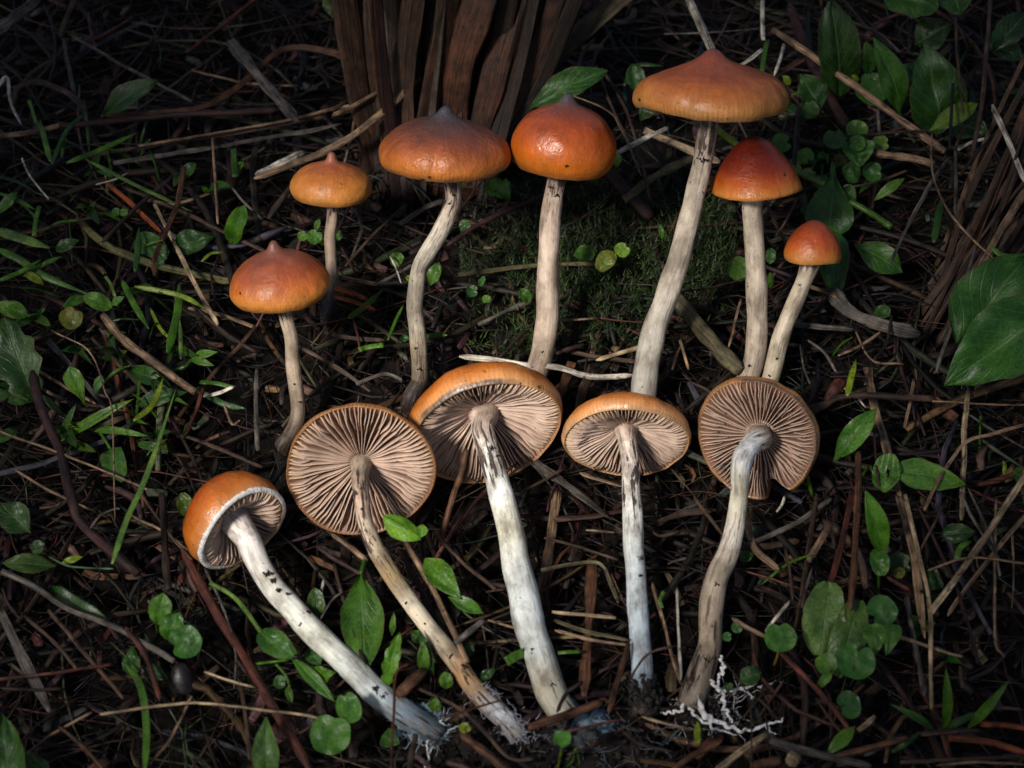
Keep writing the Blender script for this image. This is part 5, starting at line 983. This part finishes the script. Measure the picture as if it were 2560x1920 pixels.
    pl('chickweed', 'kidney-shaped leaflets gathered below the pale torn leaf', [('round', (2204, 1528), 40, 215, 20, (.032, .12, .035), dict(notch=.45)), ('heart', (2180, 1560), (2190, 1640), 60, 19, 17, (.06, .16, .03), {}), ('heart', (2235, 1560), (2215, 1640), 46, 19, 17, (.055, .15, .03), {}), ('round', (2140, 1652), 48, 75, 20, (.03, .12, .03), dict(notch=.6)), ('round', (2066, 1660), 28, 300, 19, G, dict(notch=.4)),
        ('lance', (2085, 1670), (2040, 1725), 24, 14, 10, G, {}), ('round', (2122, 1762), 30, 200, 14, (.025, .10, .025), dict(sx=1.2)), ('lance', (2130, 1730), (2120, 1800), 30, 12, 9, DG, {}), ('lance', (2138, 1815), (2068, 1885), 36, 12, 10, G, {})])
    pl('chickweed', 'single notched glossy leaf on a brown stalk near the hooked stem', [('round', (1951, 1592), 40, 95, 20, (.05, .17, .03), dict(notch=.35))], stalks=[([(1935, 1665, 4), (1945, 1635, 10), (1951, 1595, 18)], 7, 'tan')])
    pl('weed_seedling', 'dim leaves in the litter right of the hooked stem'.replace('right of', 'touching'), [('ovate', (1850, 1700), (1905, 1680), 52, 10, 11, (.025, .08, .02), {}), ('round', (1843, 1568), 15, 0, 12, BG, {}), ('round', (1818, 1592), 12, 0, 10, BG, {}), ('oval', (1815, 1712), (1830, 1725), 24, 9, 9, DG, {}), ('ovate', (1850, 1400), (1885, 1380), 30, 8, 9, DG, {})])
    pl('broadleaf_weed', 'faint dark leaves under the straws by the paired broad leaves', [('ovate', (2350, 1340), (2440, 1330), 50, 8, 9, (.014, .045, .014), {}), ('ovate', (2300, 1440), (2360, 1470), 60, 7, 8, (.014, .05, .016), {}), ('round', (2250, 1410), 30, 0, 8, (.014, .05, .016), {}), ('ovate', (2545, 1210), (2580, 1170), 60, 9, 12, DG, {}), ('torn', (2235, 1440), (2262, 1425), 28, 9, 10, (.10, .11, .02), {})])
    pl('grass_shoot', 'fanned grass shoot with four cut green blades', [('lance', (2358, 1830), (2364, 1665), 26, 8, 26, (.05, .13, .02), dict(fold=.3)), ('lance', (2415, 1825), (2524, 1700), 26, 8, 22, (.06, .15, .025), dict(fold=.3)), ('lance', (2340, 1828), (2225, 1760), 20, 8, 16, (.03, .10, .035), dict(fold=.3)), ('lance', (2340, 1830), (2460, 1775), 18, 8, 14, DG, dict(fold=.3))], cat='grass')
px_plants()
rgp = random.Random(61)
for k in range(34):
    x, y = (rgp.uniform(0, 560), rgp.uniform(420, 1180)) if k < 18 else (rgp.uniform(1960, 2300), rgp.uniform(120, 560)) if k < 26 else (rgp.uniform(560, 1130), rgp.uniform(1560, 1800)) if k < 30 else (rgp.uniform(2100, 2520), rgp.uniform(1250, 1800))
    if 26 <= k < 30 or math.dist((x, y), (580, 1310)) < 190 or math.dist((x, y), (703, 720)) < 160: continue
    ls = []; a0 = rgp.uniform(0, 6.28); kind = rgp.choice(['oval', 'lance', 'ovate', 'lance', 'round'] if k > 17 else ['lance', 'lance', 'ovate', 'oval'])
    for j in range(rgp.choice([2, 3, 3, 4])):
        a = a0 + j * 6.28 / 3.3 + rgp.uniform(-.4, .4); ln = rgp.uniform(22, 60); c = tuple(v * rgp.uniform(.5, 1.1) for v in PAL[rgp.choice([G, DG, G, BG])])
        tx, ty = x + ln * math.cos(a), y - ln * .8 * math.sin(a)
        ls.append(('round', (tx, ty), ln * .38, math.degrees(a) + 180, rgp.uniform(9, 15), c, dict(petiole=(x, y, 3), cup=rgp.uniform(-.1, .3))) if kind == 'round' else (kind, (x, y), (tx, ty), ln * rgp.uniform(.35, .55), 6, rgp.uniform(9, 18), c, dict(fold=.2)))
    o = plant('weed_seedling', f'small low seedling with a few {dict(oval="oval", lance="narrow", ovate="pointed", round="round stalked")[kind]} green leaves beside {mark(x, y)}', ls); o['group'] = 'small low seedlings scattered in the litter'

for k in range(40):                                            # thin grass blades in the litter
    x, y = (rgp.uniform(0, 480), rgp.uniform(380, 1200)) if k < 30 else (rgp.uniform(1900, 2500), rgp.uniform(100, 1900)); a = rgp.uniform(.2, 2.9); ln = rgp.uniform(60, 170)
    stick('g', rgp.choice(['green', 'dgreen', 'green', 'pgreen', 'dgreen']), rgp.uniform(5, 10), 5, [(x, y), (x + .5 * ln * math.cos(a), y - .45 * ln * math.sin(a) - 8), (x + ln * math.cos(a), y - .8 * ln * math.sin(a))], h1=rgp.uniform(10, 20))

# ------------------------------------------------------------------ tussocks: each blade a part
def tussock(name, label, blades, loc, lean, group=None, wide=1.0):
    root = empty(name, loc); rg = random.Random(3)
    for (col, w, pts) in blades:
        d0 = depth(P(pts[-1][0], pts[-1][1], .0)); n = 16; q = catmull(pts[::-1], n); path, rad, cols = [], [], []; sd = rg.random() * 40
        for i, p in enumerate(q):
            t = i / (n - 1); L_ = math.dist(p, q[0])
            v = PD(p[0], p[1], d0 - (lean + .10 * math.sin(sd)) * L_ * K_ * d0 - .004 * noise.noise(Vector((sd, t, 0))))
            path.append(v); rad.append(w / 2 * wide * mpp(v) * (.9 + .3 * noise.noise(Vector((t * 3, sd, 1)))))
            k = .85 + .6 * noise.noise(Vector((t * 4, sd, 6))); cols.append(tuple(c * max(.35, k) * f for c, f in zip(PAL[col], (.36, .29, .24))))
        mb = MB(); sweep(mb, path, rad, cols, .14, 12, (TOC + RT * rg.uniform(-.6, .6)).normalized(), rg.uniform(-.5, .5), .15, sd, groove=.6)
        build(mb, 'blade', M_STICK, root, loc)
    return tag(root, label, 'tussock', group)
bl = []
rgt = random.Random(21)
for (col, w, pts) in [('brown', 28, [(926, -60), (932, 163), (950, 400), (965, 480)]), ('tan', 24, [(1082, -60), (1050, 142), (1022, 330), (1010, 490)]), ('brown', 46, [(1140, -60), (1094, 163), (1064, 320), (1050, 490)]), ('tan', 30, [(1172, -60), (1131, 122), (1112, 300), (1080, 490)]),
        ('chestnut', 52, [(1222, -60), (1155, 142), (1136, 290), (1110, 490)]), ('chestnut', 46, [(1312, -60), (1257, 102), (1218, 255), (1150, 490)]), ('brown', 38, [(1410, -60), (1343, 142), (1298, 260), (1190, 480)]), ('dark', 34, [(1460, -60), (1391, 122), (1330, 260), (1210, 480)]),
        ('olive', 46, [(1610, -60), (1453, 81), (1359, 175), (1290, 281), (1230, 420)]), ('brown', 26, [(900, 180), (912, 330), (926, 460)]), ('dark', 40, [(985, -60), (968, 163), (985, 330), (990, 490)]), ('brown', 30, [(1030, -60), (1005, 140), (1000, 330), (1005, 495)]),
        ('maroon', 14, [(948, -40), (975, 120), (1008, 270)]), ('dark', 30, [(1350, -60), (1300, 100), (1250, 280), (1170, 480)]), ('tan', 10, [(1010, 70), (1022, 30), (1036, -30)]), ('brown', 22, [(880, -60), (905, 120), (940, 300), (955, 450)]), ('grey', 22, [(1485, -60), (1420, 60), (1350, 190), (1250, 400)]),
        ('tan', 18, [(1200, -60), (1170, 60), (1150, 200), (1120, 420)]), ('brown', 30, [(1060, -60), (1030, 120), (1020, 300), (1030, 500)])]:
    bl.append((col, w, pts))
for i in range(18):
    x = 940 + i * 17; dx = (x - 1050) * .85
    bl.append((rgt.choice(['brown', 'chestnut', 'dark']), rgt.uniform(34, 56), [(x + dx, -110), (x + dx * .55, 190), (x + dx * .2, 350), (x, 462)]))
for i in range(26):
    x = rgt.uniform(960, 1230); y = rgt.uniform(440, 520); dx = (x - 1050) * .9 + rgt.uniform(-60, 60)
    bl.append((rgt.choice(['brown', 'dark', 'dark', 'chestnut', 'maroon', 'grey']), rgt.uniform(10, 26), [(x + dx, -80), (x + dx * .55, 200), (x + dx * .2, 380), (x, y)]))
tussock('grass_tussock', 'dead tussock of wide brown blades standing behind the blue-pointed caps', bl, P(1090, 490, 0), .30, wide=1.55)
bl = []
for i in range(46):
    t = rgt.random(); bx = rgt.uniform(2290, 2400); by = rgt.uniform(740, 880); ex = lerp(2540, 2720, rgt.random()); ey = lerp(90, 560, t)
    mx, my = lerp(bx, ex, .5) + rgt.uniform(-12, 12) + (14 if t < .5 else 0), lerp(by, ey, .5) + rgt.uniform(-12, 12)
    bl.append((rgt.choice(['brown', 'dark', 'dark', 'maroon', 'brown', 'chestnut', 'grey']), rgt.uniform(8, 24), [(ex, ey), (mx, my), (bx, by)]))
bl += [('tan', 13, [(2575, 115), (2494, 285), (2441, 407), (2400, 509), (2335, 680)]), ('brown', 20, [(2580, 180), (2500, 330), (2410, 520), (2340, 760)])]
tussock('grass_tussock', 'dark brown fibrous tussock leaning behind the paired broad leaves', bl, P(2345, 810, 0), .20)

# ------------------------------------------------------------------ small dark bell-capped fungus and soil
def dark_bell():
    c = P(458, 1722, .004); root = empty('small_dark_mushroom', c); s = mpp(c); mb = MB(); pr = resample([(.95, -.05), (1, .1), (.98, .5), (.88, 1.0), (.65, 1.5), (.35, 1.85), (0, 1.95)], 16); nt = 28; vs_, fs, cs = [], [], []
    ax = (UP * .92 + TOC * .3 + RT * -.08).normalized(); e1 = (RT - ax * RT.dot(ax)).normalized(); e2 = ax.cross(e1)
    for (r, z, t) in pr:
        for k in range(nt):
            th = 2 * math.pi * k / nt; vs_.append(c + (e1 * math.cos(th) + e2 * math.sin(th)) * (r * 36 * s) + ax * (z * 36 * s)); cs.append(mix3((.006, .004, .004), (.009, .007, .007), t))
    for i in range(len(pr) - 1):
        for k in range(nt): fs.append((i * nt + k, i * nt + (k + 1) % nt, (i + 1) * nt + (k + 1) % nt, (i + 1) * nt + k))
    mb.add(vs_, fs, col=cs, ct=[(1, 0, .9)] * len(vs_), sp=[v - c for v in vs_]); build(mb, 'cap', M_CAP, root, c)
    m2 = MB(); sweep(m2, [c + ax * (20 * s), c - ax * (10 * s), c - ax * (40 * s) - Vector((0, 0, .003))], [4 * s, 4 * s, 4 * s], [(.03, .02, .015)] * 3, 1, 8, fib=[0, 0, 0]); build(m2, 'stem', M_STEM, root, c)
    tag(root, 'small blackish-brown bell cap standing in the litter below the rounded leaflets', 'mushroom')
dark_bell()
rg = random.Random(17)
for (x, y, rx, ry, rz, lab) in [(1150, 1868, .009, .007, .004, 'black crumbly soil clump below the veiled mushroom base'), (1330, 1880, .014, .007, .004, 'black crumbly soil clump around the clover leaf stalk'), (1520, 1890, .014, .008, .005, 'black soil clump laced with bluish mycelium threads'), (1740, 1800, .006, .005, .004, 'dark soil clump held in the white mycelium')]:
    mb = MB(); c = P(x, y, .001); lump(mb, c, rx, ry, rz, (.011, .008, .007), x * .01, .6); crumbs(mb, c, rx * 1.05, ry * 1.05, rz * 1.2, 420, rg, (.022, .016, .013), (.0003, .0011))
    if 'bluish' in lab: hairs(mb, lambda r: c + Vector((r.uniform(-rx, rx), r.uniform(-ry, ry), rz * 1.0)), 80, .005, .00006, (.18, .21, .24), rg, .4, .1)
    tag(build(mb, 'soil_clump', M_CLUMP, None, c), lab, 'soil clump')

# ------------------------------------------------------------------ moss
def moss():
    mb = MB(); rg = random.Random(4); n = 0
    while n < 1300:
        x, y = rg.gauss(1430, 140), rg.gauss(690, 120)
        if rg.random() < .25: x, y = rg.gauss(1760, 60), rg.gauss(610, 70)
        if not (1150 < x < 1850 and 470 < y < 900): continue
        n += 1; b = P(x, y, .002); d = Vector((rg.gauss(0, .4), rg.gauss(0, .4), 1)).normalized(); ln = rg.uniform(.004, .011); k = rg.uniform(.3, 1.7) * (.35 + 1.1 * max(0, .5 + noise.noise(b * 90)))
        c = (.017 * k, .032 * k, .006 * k); vs_, fs = [], []
        for i in range(10):
            t = i / 9; p = b + d * (ln * t); a = i * 2.4 + rg.random(); o = d.orthogonal().normalized(); o2 = d.cross(o); q = (o * math.cos(a) + o2 * math.sin(a)); tip = p + q * (.0022 * (1.1 - .5 * t)) + d * .0016; sd = d.cross(q) * .00018
            m = len(vs_); vs_ += [p + sd, p - sd, tip]; fs.append((m, m + 1, m + 2))
        mb.add(vs_, fs, col=[c] * len(vs_))
    tag(build(mb, 'moss', M_MOSS, None, None), 'dark green moss growing between the standing stems', 'moss', kind='stuff')
moss()

# ------------------------------------------------------------------ the litter beneath: medium pieces one by one, the finest as one mass
def free_piece(mb, rg, x, y, z, ln, w, col, kind, ns=5, n=6):
    a = rg.uniform(0, 2 * math.pi); d = Vector((math.cos(a), math.sin(a), rg.uniform(-.08, .12))); s = Vector((-d.y, d.x, 0)); bend = rg.gauss(0, .12) * ln; wz = rg.gauss(0, .03) * ln; sd = rg.random() * 60; path = []
    for i in range(n):
        t = i / (n - 1) - .5; path.append(Vector((x, y, z)) + d * (ln * t) + s * (bend * (t * t * 4 - .5) + .02 * ln * noise.noise(Vector((t * 5, sd, 0)))) + Vector((0, 0, wz * (1 - 4 * t * t))))
    for p in path: p.z = max(p.z, soil(p.x, p.y) + w * .2)
    cols = []
    for i in range(n):
        k = .85 + .6 * noise.noise(Vector((i * .7, sd, 2))); cols.append(tuple(c * max(.3, k) for c in col))
    sweep(mb, path, [w * (.85 + .3 * noise.noise(Vector((i * .8, sd, 1)))) * (1 if i not in (0, n - 1) else .7) for i in range(n)], cols, kind, ns, Vector((rg.gauss(0, .4), rg.gauss(0, .4), 1)).normalized(), rg.uniform(-.7, .7), 0, sd)
    return path
LITTER = ['brown', 'dark', 'dark', 'maroon', 'grey', 'brown', 'chestnut', 'tan', 'dark', 'black']
rg = random.Random(99)
for i in range(210):
    x, y = rg.uniform(-.17, .17), rg.uniform(-.14, .18); c = rg.choice(LITTER); wpx = rg.choice([.0003, .0004, .0006, .0009, .0012]); ln = rg.uniform(.02, .06); mb = MB(); flat = rg.random() < .45
    path = free_piece(mb, rg, x, y, rg.uniform(.003, .009), ln, wpx, tuple(v * rg.uniform(.3, .7) for v in PAL[c]), .3 if flat else .8, 6, 8)
    name, cat, noun = NOUN['r' if flat else 's']
    o = build(mb, name, M_STICK, None, path[0]); mid = px_of(path[4])
    lab = f'{"thin " if wpx < .0005 else "stout " if wpx > .0008 else ""}{WORD[c]} {noun} sunk in the litter by {mark(*mid)}'
    tag(o, lab, cat); USED.setdefault(lab, []).append((ln * 1e4, wpx * 2e4, o))
mb = MB()
for i in range(12500):
    x, y = rg.uniform(-.27, .27), rg.uniform(-.2, .30); c = tuple(.42 * v for v in PAL[rg.choice(LITTER + ['tan', 'straw'] * (rg.random() < .3))]); big = rg.random()
    w = rg.uniform(.0001, .00035) if big < .78 else rg.uniform(.0004, .0011)
    free_piece(mb, rg, x, y, rg.uniform(-.002, .0065), rg.uniform(.008, .045), w, tuple(v * rg.uniform(.4, 1.0) for v in c), rg.choice([.3, .8]), 4 if w < .0004 else 5, 5)
for i in range(3200):                                          # flakes of bark and broken leaf among the stems
    x, y = rg.uniform(-.25, .25), rg.uniform(-.19, .28); c = PAL[rg.choice(['brown', 'dark', 'chestnut', 'grey', 'dark', 'maroon', 'tan'])]
    free_piece(mb, rg, x, y, rg.uniform(-.001, .006), rg.uniform(.003, .010), rg.uniform(.0006, .0018), tuple(v * rg.uniform(.3, .7) for v in c), .12, 6, 4)
for i in range(2600):
    x, y = rg.uniform(-.22, .22), rg.uniform(-.18, .24); k = rg.uniform(.5, 2.2)
    crumbs(mb, Vector((x, y, soil(x, y) + rg.uniform(0, .003))), .001, .001, .001, 2, rg, (.014 * k, .010 * k, .007 * k), (.0003, .0011), True)
tag(build(mb, 'litter', M_STICK, None, None), 'matted fine dry litter of stems, roots and fibres', 'litter', kind='stuff')

# labels shared by look-alikes: told apart by length where that works, else they form a group
BY = {}
for lab, g in USED.items(): BY.setdefault(lab.replace('long ', '').replace('short ', ''), []).extend(g)
RANK = ['longest', 'second longest', 'third longest', 'fourth longest', 'fifth longest']
for base_, g in BY.items():
    if len(g) < 2: continue
    g.sort(key=lambda r: -r[0]); n_ = len(g)
    words_ = ['longer', 'shorter'] if n_ == 2 else RANK[:n_ - 1] + ['shortest'] if n_ <= 6 else None
    for k, (ln, w, o) in enumerate(g):
        o['group'] = 'look-alike pieces: ' + base_
        o['label'] = (words_[k] + ' ' if words_ else '') + base_
for o in COL.objects:
    l = o.get('label')
    if l and len(l.split()) > 16:
        o['label'] = ' '.join(l.replace('thick ', '').replace('thin ', '').replace('long ', '').replace('short ', '').split()[:16])

# ------------------------------------------------------------------ added bush, out of view, put in to darken the patch edges
def shade_shrub():
    rg = random.Random(8); base = Vector((-1.05, -.35, 0)); root = empty('added_shade_shrub', base)
    hole = SUN_DIR * .80                                       # gap placed to let sunlight onto the middle of the patch
    bark = (.06, .04, .03); t = MB(); sweep(t, [base + Vector((0, 0, -.02)), base + Vector((.03, .02, .3)), base + Vector((.10, .0, .62)), base + Vector((.22, .03, .85))], [.022, .018, .014, .009], [bark] * 4, 1, 10, rj=.2); build(t, 'trunk', M_STICK, root, base)
    ends = []
    for k in range(11):
        a = 2 * math.pi * k / 11; r = SHR_R + .13 + .07 * rg.random()
        s = RT; u = SUN_DIR.cross(s).normalized(); s = u.cross(SUN_DIR).normalized()
        e = hole + s * (r * math.cos(a) * SHR_X) + u * (r * math.sin(a)) + SUN_DIR * rg.uniform(-.03, .08)
        b = MB(); st = base + Vector((.12, 0, .66)); md = (st + e) * .5 + Vector((0, 0, .14)); q = [Vector(p) for p in catmull([tuple(st), tuple(md), tuple(e)], 12)]
        sweep(b, q, [.006 * (1 - .07 * i) for i in range(12)], [bark] * 12, 1, 6, rj=.2, seed=k); build(b, 'branch', M_STICK, root, base); ends.append((a, e, s, u))
    f = MB()
    for i in range(4500):
        a = rg.uniform(0, 2 * math.pi); r = SHR_R * (1 + .25 * noise.noise(Vector((math.cos(a) * 1.5, math.sin(a) * 1.5, 2)))) + abs(rg.gauss(0, .20))
        s, u = ends[0][2], ends[0][3]; c = hole + s * (r * math.cos(a) * SHR_X) + u * (r * math.sin(a)) + SUN_DIR * rg.uniform(-.06, .12)
        if c.z < .47 or (c - CAM).length < .1: continue
        d = Vector((rg.gauss(0, 1), rg.gauss(0, 1), rg.gauss(0, .5))).normalized(); n_ = Vector((rg.gauss(0, .5), rg.gauss(0, .5), 1)).normalized(); sd = d.cross(n_).normalized(); ln = rg.uniform(.03, .055); w = ln * .27
        f.add([c, c + d * ln * .5 + sd * w, c + d * ln, c + d * ln * .5 - sd * w, c + d * ln * .5 - n_ * w * .3], [(0, 1, 4), (1, 2, 4), (2, 3, 4), (3, 0, 4)], col=[(.04, .09, .02)] * 5, lv=[(0, .5, 0)] * 5)
    build(f, 'foliage', M_LEAF, root, base)
    tag(root, 'added leafy bush out of view, shaped to shade the patch edges', 'shade_shrub')
SHR_R, SHR_X = .105, 1.15
shade_shrub()
